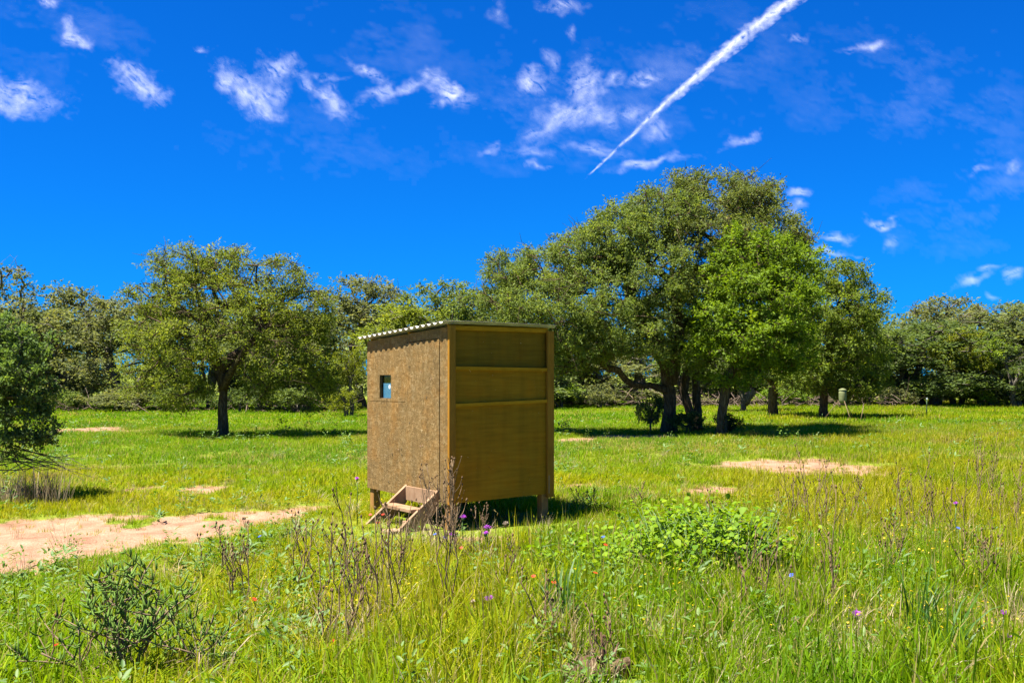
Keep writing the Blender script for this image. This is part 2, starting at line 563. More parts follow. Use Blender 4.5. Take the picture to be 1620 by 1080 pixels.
def axis_coords(lo, hi, d0, near, growth):
    """graded spacing: d0 inside the near interval, growing outside"""
    c = list(np.arange(near[0], near[1], d0))
    d = d0; v = near[1]
    while v < hi:
        c.append(v); d *= growth; v += d
    c.append(hi)
    d = d0; v = near[0]
    while v > lo:
        d *= growth; v -= d; c.append(v)
    return np.array(sorted(c))


gx = axis_coords(-6000, 6000, 0.09, (-8, 8), 1.06)
gy = axis_coords(-6000, 9000, 0.09, (4.5, 16), 1.05)
GX, GY = np.meshgrid(gx, gy)
GZ = relief(GX, GY)
nx, ny = len(gx), len(gy)
ii = (np.arange(ny - 1)[:, None] * nx + np.arange(nx - 1)[None]).ravel()
quads = np.stack([ii, ii + 1, ii + nx + 1, ii + nx], -1)
ground = link('ground', mesh_np('ground', np.stack([GX, GY, GZ], -1).reshape(-1, 3), [quads], M['ground'], True,
                                point_attrs={'bare': bare(GX, GY).ravel()}))
tag(ground, 'grassy ranch clearing with a pale sandy dirt track and bare patches', kind='structure')


# ------------------------------------------------------------------ clouds: thin ice cloud sheets high above, one mesh each
def mat_cloud():
    m, nt, out = new_mat('cirrus')
    a = attr(nt, 'cloud_cover')
    d = nd(nt, 'ShaderNodeBsdfDiffuse'); d.inputs[0].default_value = (0.82, 0.81, 0.85, 1)
    t = nd(nt, 'ShaderNodeBsdfTranslucent'); t.inputs[0].default_value = (0.82, 0.81, 0.85, 1)
    tr = nd(nt, 'ShaderNodeBsdfTransparent')
    m1 = nd(nt, 'ShaderNodeMixShader'); m1.inputs[0].default_value = 0.62
    m2 = nd(nt, 'ShaderNodeMixShader')
    nt.links.new(d.outputs[0], m1.inputs[1]); nt.links.new(t.outputs[0], m1.inputs[2])
    nt.links.new(a, m2.inputs[0]); nt.links.new(tr.outputs[0], m2.inputs[1]); nt.links.new(m1.outputs[0], m2.inputs[2])
    nt.links.new(m2.outputs[0], out.inputs[0])
    return m


M['cloud'] = mat_cloud()
LAYER = 3000.0


def cloud_sheet(name, X, Y, alpha, alt=LAYER):
    """X, Y: grids of photo directions; the sheet lies in the cloud layer, with puffs of real thickness"""
    dx = (X - 810) / F; dz = (HY - Y) / F
    z = alt - EYE + 90 * fbm(X / 40, Y / 40, 3, 77)
    dist = z / np.maximum(dz, 0.02)
    V = np.stack([dx * dist, dist, z + EYE], -1).reshape(-1, 3)
    n_r, n_c = X.shape
    i = (np.arange(n_r - 1)[:, None] * n_c + np.arange(n_c - 1)[None]).ravel()
    q = np.stack([i, i + 1, i + n_c + 1, i + n_c], -1)
    af = alpha.ravel()
    q = q[af[q].max(1) > 0.003]
    used = np.unique(q)
    mp = np.full(len(V), -1); mp[used] = np.arange(len(used))
    return link(name, mesh_np(name, V[used], [mp[q]], M['cloud'], True, point_attrs={'cloud_cover': np.clip(af[used], 0, 1)}))


def wisp_alpha(X, Y, cx, cy, a, b, ang, dens, seed, streak=0.6):
    c, s = math.cos(ang), math.sin(ang)
    u = ((X - cx) * c + (Y - cy) * s); v = (-(X - cx) * s + (Y - cy) * c)
    wx = fbm(X / 38, Y / 38, 3, seed) * 16; wy = fbm(X / 38, Y / 38, 3, seed + 50) * 16
    r = np.sqrt(((u + wx) / a) ** 2 + ((v + wy) / b) ** 2)
    c2, s2 = math.cos(streak), math.sin(streak)
    puff0 = fbm(X / 60, Y / 50, 3, seed + 30)
    us = (X + wx * 0.6) * c2 + (Y + wy * 0.6) * s2; vv = -(X + wx * .6) * s2 + (Y + wy * .6) * c2
    fib = fbm(us / 44 + 0.5 * puff0, vv / 8 + 0.7 * puff0, 6, seed + 3, 0.70)
    puff = fbm(X / 26, Y / 20, 5, seed + 9, 0.6)
    if dens < .08:
        big = fbm(X / 120, Y / 70, 4, seed + 60)
        body = sstep(1.2, 0.0, r + puff * .5) * np.clip(.15 + .9 * fib + .6 * puff + 1.5 * big, 0, 2)
        return np.clip(.6 * dens * body, 0, 1)
    body = sstep(1.35, -0.2, r + puff * 0.9 + fib * 0.75)
    return np.clip(0.42 * dens * body * (0.72 + 1.9 * fib + 0.5 * puff), 0, 1)


def cloud(lobes, label, seed, name='cloud', cat='cloud', streak=0.6, kind=None, step=2.0):
    x0 = min(l[0] - max(l[2], l[3]) * 1.7 for l in lobes) - 10; x1 = max(l[0] + max(l[2], l[3]) * 1.7 for l in lobes) + 10
    y0 = min(l[1] - max(l[2], l[3]) * 1.7 for l in lobes) - 10; y1 = min(540, max(l[1] + max(l[2], l[3]) * 1.7 for l in lobes) + 10)
    X, Y = np.meshgrid(np.arange(x0, x1, step), np.arange(y0, y1, step))
    A = np.zeros_like(X)
    for k, (cx, cy, a, b, ang, dens) in enumerate(lobes):
        A = 1 - (1 - A) * (1 - wisp_alpha(X, Y, cx, cy, a, b, ang, dens, seed + k * 5, streak))
    o = cloud_sheet(name, X, Y, A)
    return tag(o, label, cat if not kind else None, None if kind else 'thin white clouds in the blue sky', kind)


cloud([(25, 150, 75, 26, .25, .62), (10, 172, 50, 14, .2, .35), (-60, 150, 60, 25, .2, .5)], 'streaky white cloud cut off by the left edge of the sky', 1, streak=.3)
cloud([(122, 62, 24, 13, .6, .55), (107, 42, 10, 16, .1, .45), (135, 70, 16, 8, .1, .5)], 'small hook shaped white cloud high in the left sky', 21, streak=.7)
cloud([(75, 4, 22, 14, .4, .5)], 'tiny pale cloud touching the top of the sky at left', 31)
cloud([(220, 132, 48, 22, .6, .65), (196, 110, 26, 9, .2, .55), (240, 150, 26, 14, .5, .5)], 'white cloud with a slanting tail left of the split cloud', 41, streak=.6)
cloud([(385, 145, 50, 24, .75, .6), (360, 125, 16, 30, -.3, .5), (420, 150, 34, 40, .5, .5), (445, 105, 34, 22, .2, .55), (430, 180, 24, 12, .4, .55)], 'large fibrous white cloud with two prongs', 51, streak=.8)
cloud([(500, 140, 36, 12, .5, .45), (530, 165, 38, 18, .6, .55), (515, 122, 34, 6, .15, .35)], 'ragged white cloud trailing right of the two pronged cloud', 71, streak=.6)
cloud([(585, 120, 40, 12, .6, .55), (600, 150, 34, 14, -.2, .5), (640, 142, 36, 9, -.5, .4), (660, 130, 22, 8, -.6, .4)], 'thin curling white cloud shaped like a bent ribbon', 91, streak=.4)
cloud([(715, 148, 36, 17, .3, .85), (682, 118, 16, 10, .3, .5), (700, 165, 22, 9, -.3, .4)], 'bright compact white cloud at the end of the curling ribbon cloud', 111, streak=.3)
cloud([(838, 130, 28, 24, -.3, .75), (870, 98, 26, 12, .9, .35)], 'bright round white cloud beside the tallest cloud', 131, streak=.7)
cloud([(925, 135, 26, 44, .1, .72), (905, 180, 55, 22, -.1, .6), (950, 185, 26, 18, .2, .5), (975, 125, 20, 10, -.3, .4), (860, 205, 60, 18, -.5, .3)], 'tallest white cloud above the roofed box, spreading at its foot', 151, streak=-.6)
cloud([(1020, 124, 26, 11, -.2, .55)], 'small white cloud puff between the tall cloud and the contrail', 171)
cloud([(1000, 178, 32, 15, .1, .38), (1035, 212, 24, 16, -.3, .35), (1050, 195, 12, 8, 0, .25)], 'faint cloud smudge behind the middle of the contrail', 181)
cloud([(935, 235, 48, 10, .2, .45), (845, 240, 32, 8, .1, .3), (770, 235, 18, 8, -.4, .4), (850, 262, 26, 5, .1, .4)], 'low broken cloud streak just above the contrail tip', 201, streak=.1)
cloud([(1030, 258, 62, 8, -.15, .5), (1005, 262, 30, 7, 0, .4)], 'long flat cloud streak right of the contrail tip', 221, streak=-.15)
cloud([(890, 10, 34, 12, .1, .4), (790, 20, 22, 14, .8, .25)], 'faint wispy cloud at the top centre of the sky', 231)
cloud([(905, 54, 8, 14, -.4, .4)], 'tiny slanted cloud fleck above the tallest cloud', 241)
cloud([(1370, 76, 38, 10, -.1, .5), (1392, 70, 14, 8, -.3, .35)], 'small flat white cloud alone in the upper right sky', 251, streak=0)
cloud([(1258, 62, 18, 8, .1, .38)], 'tiny cloud puff just right of the wide contrail end', 261)
cloud([(1175, 223, 30, 10, -.35, .55)], 'small slanted white cloud above the big oak top', 271, streak=-.3)
cloud([(1264, 302, 22, 9, -.2, .65), (1264, 328, 18, 10, -.3, .5)], 'pair of stacked white cloudlets right of the big oak top', 281, streak=-.2)
cloud([(1326, 378, 28, 8, 0, .6), (1306, 398, 30, 7, 0, .5), (1360, 403, 12, 3, -.1, .35)], 'flat layered white cloud just above the right crown', 291, streak=0)
cloud([(1395, 354, 24, 8, .3, .55), (1412, 345, 14, 5, -.4, .4), (1411, 385, 12, 12, .6, .35)], 'small winged white cloud in the right sky', 301, streak=.3)
cloud([(1540, 440, 34, 9, -.35, .45), (1560, 425, 24, 6, -.1, .3), (1600, 436, 16, 12, .1, .4), (1570, 468, 14, 7, 0, .3)], 'low hazy cloud above the right treeline', 311, streak=-.2)
cloud([(1605, 265, 16, 8, -.2, .3), (1550, 268, 18, 6, -.4, .25)], 'faint cloud scrap at the right edge of the sky', 321)
cloud([(322, 75, 14, 6, 0, .4)], 'tiny white cloud fleck above the two pronged cloud', 331)
cloud([(1450, 150, 300, 130, .25, .055), (1560, 300, 200, 110, -.3, .06), (480, 230, 260, 80, .1, .03), (620, 60, 200, 100, .3, .04), (1080, 120, 230, 120, -.3, .06), (100, 60, 190, 100, .4, .05), (900, 180, 230, 120, 0, .06)],
      'thin streaky cirrus veil across the sky', 400, 'cloud_veil', None, .25, 'stuff', 4.0)

# contrail: a lumpy vapour trail seen end on
tpts = np.array([(925, 283), (985, 228), (1050, 165), (1130, 95), (1180, 52), (1215, 25), (1265, -8), (1330, -60)], float)
twid = np.array([3.0, 5.5, 7.5, 9, 12, 11, 10, 10]) * 0.44
seglen = np.r_[0, np.cumsum(np.hypot(*np.diff(tpts, axis=0).T))]
ts = np.arange(0, seglen[-1], 1.5)
cxs = np.interp(ts, seglen, tpts[:, 0]); cys = np.interp(ts, seglen, tpts[:, 1]); ws = np.interp(ts, seglen, twid)
tx, ty = np.gradient(cxs), np.gradient(cys)
ln = np.hypot(tx, ty); nxv, nyv = -ty / ln, tx / ln
cs = np.linspace(-3.4, 3.4, 41)
CX = cxs[:, None] + nxv[:, None] * ws[:, None] * cs; CY = cys[:, None] + nyv[:, None] * ws[:, None] * cs
T, S = np.meshgrid(ts, cs, indexing='ij')
lump = fbm(CX / 11, CY / 11, 5, 501, .7); wob = fbm(T / 30, T * 0, 3, 510) * 0.9
side = fbm(CX / 22, CY / 16, 4, 520, .6)
core = sstep(1.6, -0.1, np.abs(S + wob) + lump * 1.5)
halo = sstep(3.0, 0.2, np.abs(S - 0.6) + side * 2.6) * 0.20 * sstep(60, 260, T)
A = np.clip(0.34 * core * (0.6 + 1.6 * lump + .9 * side) * sstep(-5, 25, T) + halo, 0, .95)
tag(cloud_sheet('contrail', CX, CY, A), 'long white aircraft contrail slanting up to the top of the sky', 'contrail')


# ------------------------------------------------------------------ trees
def lobes_to_puffs(lobes, n, rg, shell=0.62):
    """lobes: centre (3), radii (3); points mostly in the outer shell of the union of the lobes"""
    C = np.array([l[0] for l in lobes]); Rr = np.array([l[1] for l in lobes])
    vol = (Rr[:, 0] * Rr[:, 1] * Rr[:, 2]) ** (2 / 3)
    k = rg.choice(len(lobes), n * 4, p=vol / vol.sum())
    d = rg.normal(size=(n * 4, 3)); d /= np.linalg.norm(d, axis=1, keepdims=True)
    r = shell + (1.0 - shell) * rg.random(n * 4) ** 0.8
    r = np.where(rg.random(n * 4) < 0.14, rg.random(n * 4) * shell, r)
    P = C[k] + d * r[:, None] * Rr[k]
    P = P[P[:, 2] > 0.35]
    # drop points deep inside another lobe, keep a little spacing
    q = np.linalg.norm((P[:, None] - C[None]) / Rr[None], axis=2).min(1)
    P = P[(q > 0.45) | (rg.random(len(P)) < 0.25)]
    if len(P) > 40:      # open gaps between the leafy clumps
        f = 1.9 / float(np.mean(Rr[:, 2]))
        g = perlin(P[:, 0] * f + 3, P[:, 2] * f * 1.2, 41) + perlin(P[:, 1] * f + 9, P[:, 2] * f * 1.2 + 5, 43)
        P = P[g > np.quantile(g, 0.36)]
    return P[:n]


def grow(stems, puffs, rg, alpha=0.35, skip=0.5, step=0.3, wig=0.13, base_r=0.2, tip_r=0.009, expo=2.2, stem_w=None):
    """skeleton: stems are polylines; every puff is joined to the cheapest node already there"""
    pos, par, plen, ok, rs = [], [], [], [], []
    for si, s in enumerate(stems):
        s = np.asarray(s, float)
        L = np.r_[0, np.cumsum(np.linalg.norm(np.diff(s, axis=0), axis=1))]
        m = max(3, int(L[-1] / step) + 1)
        tt = np.linspace(0, L[-1], m)
        pts = np.stack([np.interp(tt, L, s[:, i]) for i in range(3)], -1)
        pts[1:-1] += rg.normal(size=(m - 2, 3)) * 0.035 * min(1.0, base_r * 5)
        for i, p in enumerate(pts):
            par.append(-1 if i == 0 else len(pos) - 1)
            pos.append(p); plen.append(tt[i]); ok.append(tt[i] > skip * L[-1]); rs.append((stem_w or {}).get(si, 1.0))
    order = np.argsort(np.linalg.norm(puffs - np.mean([np.asarray(s)[-1] for s in stems], axis=0), axis=1))
    cap = len(pos) + len(puffs) * 40
    Pm = np.zeros((cap, 3)); Lm = np.zeros(cap); Om = np.zeros(cap, bool)
    n = len(pos)
    Pm[:n] = pos; Lm[:n] = plen; Om[:n] = ok
    tips = []
    for pi in order:
        p = puffs[pi]
        dv = p - Pm[:n]
        dist = np.linalg.norm(dv, axis=1)
        cost = dist + alpha * Lm[:n] + np.where(Om[:n], 0, 50) + 0.55 * np.maximum(0, -dv[:, 2])
        j = int(np.argmin(cost))
        dd = dist[j]
        m = max(1, min(38, int(round(dd / step))))
        a = Pm[j]
        side = rg.normal(size=3); side[2] = abs(side[2]) * 0.8
        prev = j
        ph = rg.random(2) * 6.28
        for i in range(1, m + 1):
            t = i / m
            q = a + (p - a) * t + side * wig * dd * math.sin(math.pi * t) * 0.8
            if i < m: q = q + rg.normal(size=3) * 0.035 * min(1, dd)
            Pm[n] = q; Lm[n] = Lm[prev] + np.linalg.norm(q - Pm[prev]); Om[n] = True
            par.append(prev)
            prev = n
            n += 1
        tips.append(prev)
    par = np.array(par)
    w = np.zeros(n)
    w[tips] += 1.0
    for i in range(n - 1, -1, -1):
        if par[i] >= 0: w[par[i]] += w[i] if w[i] > 0 else 0.2
        if w[i] == 0: w[i] = 0.2
    r = tip_r * w ** (1 / expo)
    r *= base_r / max(r.max(), 1e-6) if base_r else 1
    for i in range(len(rs), n): rs.append(rs[par[i]])
    r = np.maximum(r * np.array(rs), tip_r)
    return Pm[:n], par, r, np.array(tips)


def skeleton_tubes(tb, pos, par, r, min_r=0.0, flare=1.0):
    n = len(pos)
    kids = [[] for _ in range(n)]
    for i in range(n):
        if par[i] >= 0: kids[par[i]].append(i)
    starts = [(i, None) for i in range(n) if par[i] < 0]
    c = 0
    while starts:
        i, frm = starts.pop()
        chain = [i]
        while kids[chain[-1]]:
            ks = sorted(kids[chain[-1]], key=lambda q: -r[q])
            for q in ks[1:]: starts.append((q, chain[-1]))
            chain.append(ks[0])
        pts = pos[chain]; rad = r[chain].copy()
        if frm is not None:
            pts = np.vstack([pos[frm], pts]); rad = np.r_[min(r[frm], rad[0] * 1.15), rad]
        elif len(rad) > 3:
            rad[0] *= 1.35 * flare; rad[1] *= 1.1
            pts = pts.copy(); pts[0, 2] -= 0.12
        if len(pts) < 2 or rad.max() < min_r: continue
        if len(rad) > 4:
            rad[1:-1] = (rad[:-2] + 2 * rad[1:-1] + rad[2:]) / 4
        rad[-1] *= 0.5
        k = 12 if rad.max() > 0.12 else 7 if rad.max() > 0.045 else 4
        tb.add(pts, rad, k, 0.32 if k > 6 else 0.0, cap=k > 4, seed=c)
        c += 1


def leaf_cloud(puffs, rad, per, ll, lw, rg, twigs=9, flat=0.72, up=0.9, droop=0.0, fold=0.25):
    """leaves set along short twigs that leave every puff centre"""
    N = len(puffs)
    td = rg.normal(size=(N, twigs, 3)); td[..., 2] += 0.15 - droop
    td /= np.linalg.norm(td, axis=2, keepdims=True)
    td[..., 2] *= flat
    rad = np.broadcast_to(np.asarray(rad, float), (N,))
    tl = rad[:, None] * (0.45 + 0.65 * rg.random((N, twigs)))
    ptone = rg.normal(size=N) * 0.13
    m = per // twigs
    t = 0.15 + 0.85 * rg.random((N, twigs, m)) ** 0.75
    P = puffs[:, None, None] + td[:, :, None] * (tl[..., None] * t)[..., None] + rg.normal(size=(N, twigs, m, 3)) * (0.10 * rad)[:, None, None, None]
    P[..., 2] -= droop * 0.35 * (t ** 2) * rad[:, None, None]
    ax = td[:, :, None] * 0.7 + rg.normal(size=(N, twigs, m, 3)) * 0.75
    ax[..., 2] -= droop * 0.6
    ax /= np.linalg.norm(ax, axis=3, keepdims=True)
    nr = rg.normal(size=(N, twigs, m, 3)); nr[..., 2] += up
    sd = np.cross(ax, nr); sd /= np.linalg.norm(sd, axis=3, keepdims=True) + 1e-9
    nn = np.cross(sd, ax)
    s = 0.6 + 0.75 * rg.random((N, twigs, m, 1))
    b = P; tip = P + ax * ll * s
    mid = P + ax * ll * 0.45 * s + nn * fold * lw * s
    V = np.stack([b, mid + sd * lw * 0.5 * s, tip, mid - sd * lw * 0.5 * s], -2).reshape(-1, 3)
    q = np.arange(len(V)).reshape(-1, 4)
    tone = np.clip(0.42 + ptone[:, None, None] + rg.normal(size=(N, twigs, m)) * 0.17, 0, 1).ravel()
    keep = V[:, 2].reshape(-1, 4).min(1) > 0.02
    keep &= rg.random(len(keep)) < np.repeat(rg.uniform(.25, 1.15, N), twigs * m)
    tw0 = np.repeat(puffs[:, None], twigs, 1).reshape(-1, 3)
    tw1 = (puffs[:, None] + td * tl[..., None]).reshape(-1, 3)
    return V, q[keep], tone[keep], tw0, tw1


def twig_tubes(tb, p0, p1, r, rg):
    for a, b in zip(p0, p1):
        mid = (a + b) / 2 + rg.normal(size=3) * 0.04
        tb.add([a, mid, b], [r, r * 0.8, r * 0.35], 3, cap=False)


def make_tree(name, label, cat, stems, lobes, seed, n_puff=300, puff_r=0.42, per=240, leaf=(0.075, 0.036), colour=(0.075, 0.10, 0.03), bark='bark_dark', base_r=0.2, group=None,
              alpha=0.35, skip=0.5, droop=0.0, twigs=9, twig_r=0.006, shell=0.62, wig=0.13, tip_r=0.010, bare_puffs=0, flare=1.0, expo=2.2, stem_w=None):
    rg = np.random.default_rng(seed)
    base = np.asarray(stems[0][0], float).copy()
    base[2] = float(relief(base[0], base[1]))
    root = empty(name, base)
    tag(root, label, cat, group)
    puffs = lobes_to_puffs(lobes, n_puff, rg, shell) if lobes else np.zeros((0, 3))
    extra = lobes_to_puffs([((l[0]), l[1] * 1.07) for l in lobes], bare_puffs, rg, 0.95) if bare_puffs else np.zeros((0, 3))
    allp = np.vstack([puffs, extra])
    pos, par, r, tips = grow(stems, allp, rg, alpha, skip, base_r=base_r, tip_r=tip_r, wig=wig, expo=expo, stem_w=stem_w)
    tb = Tubes()
    skeleton_tubes(tb, pos - base, par, r, flare=flare)
    V, q, tone, t0, t1 = leaf_cloud(puffs, puff_r, per, leaf[0], leaf[1], rg, twigs, droop=droop)
    if twig_r:
        sel = rg.random(len(t0)) < 0.45
        twig_tubes(tb, (t0 - base)[sel], (t1 - base)[sel], twig_r, rg)
    if bare_puffs:
        for p in extra:
            for _ in range(4):
                e = p + rg.normal(size=3) * 0.28
                tb.add([p - base, (p + e) / 2 - base + rg.normal(size=3) * 0.05, e - base], [0.009, 0.007, 0.003], 3, cap=False)
    tb.build('trunk', M[bark], root)
    crown = link('crown', mesh_np('crown', V - base, [q], M['tree_leaf'], False, {'leaf_tone': tone}), root)
    crown.color = (*colour, 1)
    return root


def pl(lobes, d):
    """lobes measured on the photo: x, y, half width, half height (px), depth offset (m), half depth (m)"""
    out = []
    for x, y, rx, ry, dd, rd in lobes:
        D = d + dd
        out.append((at(x, y, D), np.array((rx * D / F, rd, ry * D / F))))
    return out


def stem(pts, d):
    return [at(x, y, d + (dd[0] if dd else 0)) if k else np.array((*gp_at(x, d), 0.0)) for k, (x, y, *dd) in enumerate(pts)]


def gp_at(x, d):
    return (x - 810) / F * d, d


OLIVE = (0.155, 0.210, 0.040)
YOLIVE = (0.180, 0.225, 0.024)
GREY = (0.165, 0.185, 0.070)
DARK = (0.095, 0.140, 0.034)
BRIGHT = (0.150, 0.235, 0.010)
YELLOWG = (0.185, 0.215, 0.010)

# the lone tree on the left of the clearing
make_tree('shade_tree', 'lone round crowned tree with a slim dark trunk left of the brown hut', 'tree',
          [stem([(351, 690), (353, 650), (352, 610), (347, 578), (330, 545, -.3), (318, 500, -.5), (305, 440, -.3)], 27),
           [at(352, 612, 27), at(372, 575, 26.8), at(395, 545, 26.4), at(425, 515, 26.2), at(450, 470, 26.3)],
           [at(348, 580, 27), at(375, 560, 27.5), at(400, 540, 27.8), at(470, 540, 27.8)]],
          pl([(292, 420, 52, 38, 0, 1.0), (360, 425, 62, 34, .3, 1.1), (330, 470, 80, 42, -.5, 1.3), (445, 450, 42, 40, .2, .9), (480, 495, 48, 48, .4, 1.1), (250, 478, 48, 36, .2, 1.0), (235, 530, 46, 46, 0, 1.1),
              (300, 540, 66, 46, -1.2, 1.2), (410, 500, 60, 46, -.9, 1.2), (500, 555, 40, 50, .2, 1.2), (445, 570, 60, 42, -.8, 1.2), (225, 600, 34, 36, .3, .9), (285, 610, 46, 32, -.4, 1.1), (500, 610, 36, 34, .4, 1.0), (410, 605, 40, 26, .9, 1.0)], 27),
          11, 660, 0.40, 144, (0.070, 0.032), YOLIVE, 'bark_dark', 0.13, skip=0.6, tip_r=0.013, bare_puffs=60, droop=0.25, flare=1.0)

# the two oaks in the middle right, the bright tree before them, and the tree behind
make_tree('live_oak', 'huge spreading oak with the thickest trunk and a low limb reaching left to the hut', 'tree',
          [stem([(1058, 685), (1060, 640), (1060, 605), (1045, 560), (1010, 500), (985, 430), (1000, 390)], 28.4),
           [at(1060, 612, 28.4), at(1010, 612, 28.0), at(970, 585, 27.6), at(930, 560, 27.4), at(880, 545, 27.3), at(840, 520, 27.2)],
           [at(1060, 600, 28.4), at(1075, 520, 28.6), at(1060, 440, 28.6), at(1075, 360, 28.6)]],
          pl([(1045, 345, 72, 48, 0, 1.7), (985, 378, 70, 52, -.6, 1.6), (925, 405, 70, 52, -.3, 1.6), (865, 435, 62, 46, 0, 1.5), (805, 430, 36, 34, .3, 1.0), (800, 480, 48, 42, .3, 1.2), (860, 495, 80, 46, -1.0, 1.6), (950, 470, 90, 54, -1.6, 1.6),
              (1030, 440, 80, 60, -1.4, 1.6), (930, 540, 60, 34, -1.2, 1.4), (1010, 525, 62, 44, -2.0, 1.2), (870, 550, 46, 26, -.6, 1.2), (1060, 500, 50, 60, 1.5, 1.5), (900, 575, 46, 20, -.5, .9), (1085, 565, 44, 28, -1.2, 1.0)], 28.4),
          12, 1180, 0.42, 180, (0.078, 0.033), OLIVE, 'bark_dark', 0.235, alpha=0.30, skip=0.42, bare_puffs=110, expo=2.15, tip_r=0.014, stem_w={1: 0.38, 2: 0.8})
make_tree('live_oak', 'tall oak with leaning trunks just right of the thickest trunk, forming the highest crown', 'tree',
          [stem([(1100, 684), (1090, 650), (1080, 612), (1098, 560), (1120, 480), (1140, 400), (1150, 330)], 29.2),
           [at(1104, 684, 29.1) * np.array((1, 1, 0)), at(1104, 640, 29.2), at(1098, 590, 29.3), at(1130, 520, 29.2), at(1180, 440, 29), at(1205, 390, 29)]],
          pl([(1135, 318, 78, 46, 0, 1.7), (1080, 305, 44, 32, 0, 1.1), (1190, 320, 44, 36, 0, 1.2), (1205, 372, 60, 46, -.2, 1.5), (1258, 372, 26, 28, .2, .8), (1120, 385, 76, 52, -1.3, 1.5), (1165, 440, 70, 50, -.6, 1.5), (1105, 470, 56, 52, 0.6, 1.4), (1230, 430, 50, 46, .8, 1.4)], 29.2),
          13, 640, 0.42, 180, (0.078, 0.033), (0.150, 0.185, 0.042), 'bark_dark', 0.125, alpha=0.28, skip=0.55, bare_puffs=110, expo=2.2, tip_r=0.015)
make_tree('young_elm', 'bright green tree leaning right in front of the oaks', 'tree',
          [stem([(1139, 692), (1142, 645), (1152, 600), (1172, 550), (1190, 480), (1200, 420)], 26.6)],
          pl([(1185, 400, 52, 42, 0, 1.0), (1225, 405, 44, 38, .3, .9), (1150, 440, 42, 38, -.3, .9), (1205, 465, 80, 50, -.5, 1.2), (1140, 500, 48, 42, -.4, 1.0), (1260, 470, 40, 50, .3, 1.0), (1272, 425, 30, 36, .4, .8), (1190, 530, 80, 46, -.8, 1.1), (1120, 550, 40, 34, -.3, .8), (1240, 545, 52, 46, 0, 1.0), (1165, 585, 56, 34, -.2, .9)], 26.6),
          14, 470, 0.40, 162, (0.085, 0.044), BRIGHT, 'bark_dark', 0.115, skip=0.5)
make_tree('oak_tree', 'round dark green oak with a short black trunk beside the feeder', 'tree',
          [stem([(1304, 660), (1304, 630), (1303, 600), (1315, 540), (1330, 470)], 38.5)],
          pl([(1330, 440, 40, 30, 0, 1.1), (1290, 450, 34, 40, 0, 1.0), (1275, 510, 34, 40, -.4, 1.0), (1370, 480, 34, 38, .3, 1.2), (1310, 485, 60, 50, -.6, 1.6), (1355, 540, 46, 52, -.2, 1.5), (1290, 550, 60, 50, -.9, 1.6), (1340, 600, 52, 28, -.4, 1.4), (1270, 595, 48, 30, -.2, 1.3), (1385, 580, 22, 42, .6, 1.0)], 38.5),
          15, 470, 0.50, 162, (0.10, 0.05), (0.145, 0.200, 0.018), 'bark_dark', 0.14, skip=0.5, droop=0.2)
make_tree('oak_sapling', 'small tree with a forked pale trunk seen between the bright tree and the feeder', 'tree',
          [stem([(1176, 652), (1176, 632), (1170, 615), (1160, 590)], 45), [at(1176, 634, 45), at(1192, 618, 45), at(1205, 600, 45)]],
          pl([(1150, 570, 46, 30, 0, 1.4), (1205, 575, 46, 30, .3, 1.4), (1180, 545, 50, 30, .5, 1.4)], 45), 16, 120, 0.5, 144, (0.11, 0.055), OLIVE, 'bark_grey', 0.15, skip=0.4)
make_tree('oak_sapling', 'small straight trunked tree midway between the forked trunk and the feeder', 'tree',
          [stem([(1222, 660), (1223, 630), (1224, 600), (1225, 570)], 40)],
          pl([(1215, 575, 44, 30, 0, 1.2), (1245, 560, 40, 34, .3, 1.2), (1228, 530, 44, 34, .2, 1.2)], 40), 17, 120, 0.46, 153, (0.10, 0.05), (0.08, 0.12, 0.025), 'bark_dark', 0.17, skip=0.5)

# the dark leafy tree at the left edge
persimmon = make_tree('persimmon_bush', 'dark glossy leaved small tree cut off by the left edge, low twigs drooping', 'tree',
          [[np.array((-6.75, 13.0, 0)), at(-30, 720, 13), at(-40, 640, 13.1), at(-20, 560, 13.1)], [np.array((-6.95, 13.1, 0)), at(-60, 700, 13), at(-20, 690, 12.7), at(40, 700, 12.5)]],
          pl([(-20, 540, 60, 42, 0, .6), (35, 545, 42, 38, .1, .5), (20, 590, 58, 40, -.2, .5), (55, 620, 32, 34, 0, .4), (5, 640, 60, 34, -.2, .5), (50, 672, 34, 18, -.2, .3), (20, 700, 46, 18, -.3, .3), (-60, 620, 60, 90, 0, .7), (75, 690, 18, 9, -.3, .15), (-70, 700, 50, 40, 0, .5)], 13),
          18, 250, 0.19, 153, (0.050, 0.027), (0.115, 0.185, 0.040), 'bark_grey', 0.06, skip=0.3, twig_r=0.003, tip_r=0.004)


tb = Tubes()
rg = np.random.default_rng(19)
pb = np.array(persimmon.location)
for k in range(16):
    p = at(rg.uniform(-20, 40), rg.uniform(700, 752), 12.8) - pb
    e = at(rg.uniform(60, 150), rg.uniform(712, 764), 12.6) - pb
    m1 = p * .65 + e * .35 + rg.normal(size=3) * .05; m2 = p * .3 + e * .7 + rg.normal(size=3) * .05
    tb.add([p, m1, m2, e], [.008, .006, .004, .002], 4, cap=False)
tb.build('twigs', M['bark_grey'], persimmon)['kind'] = 'stuff'


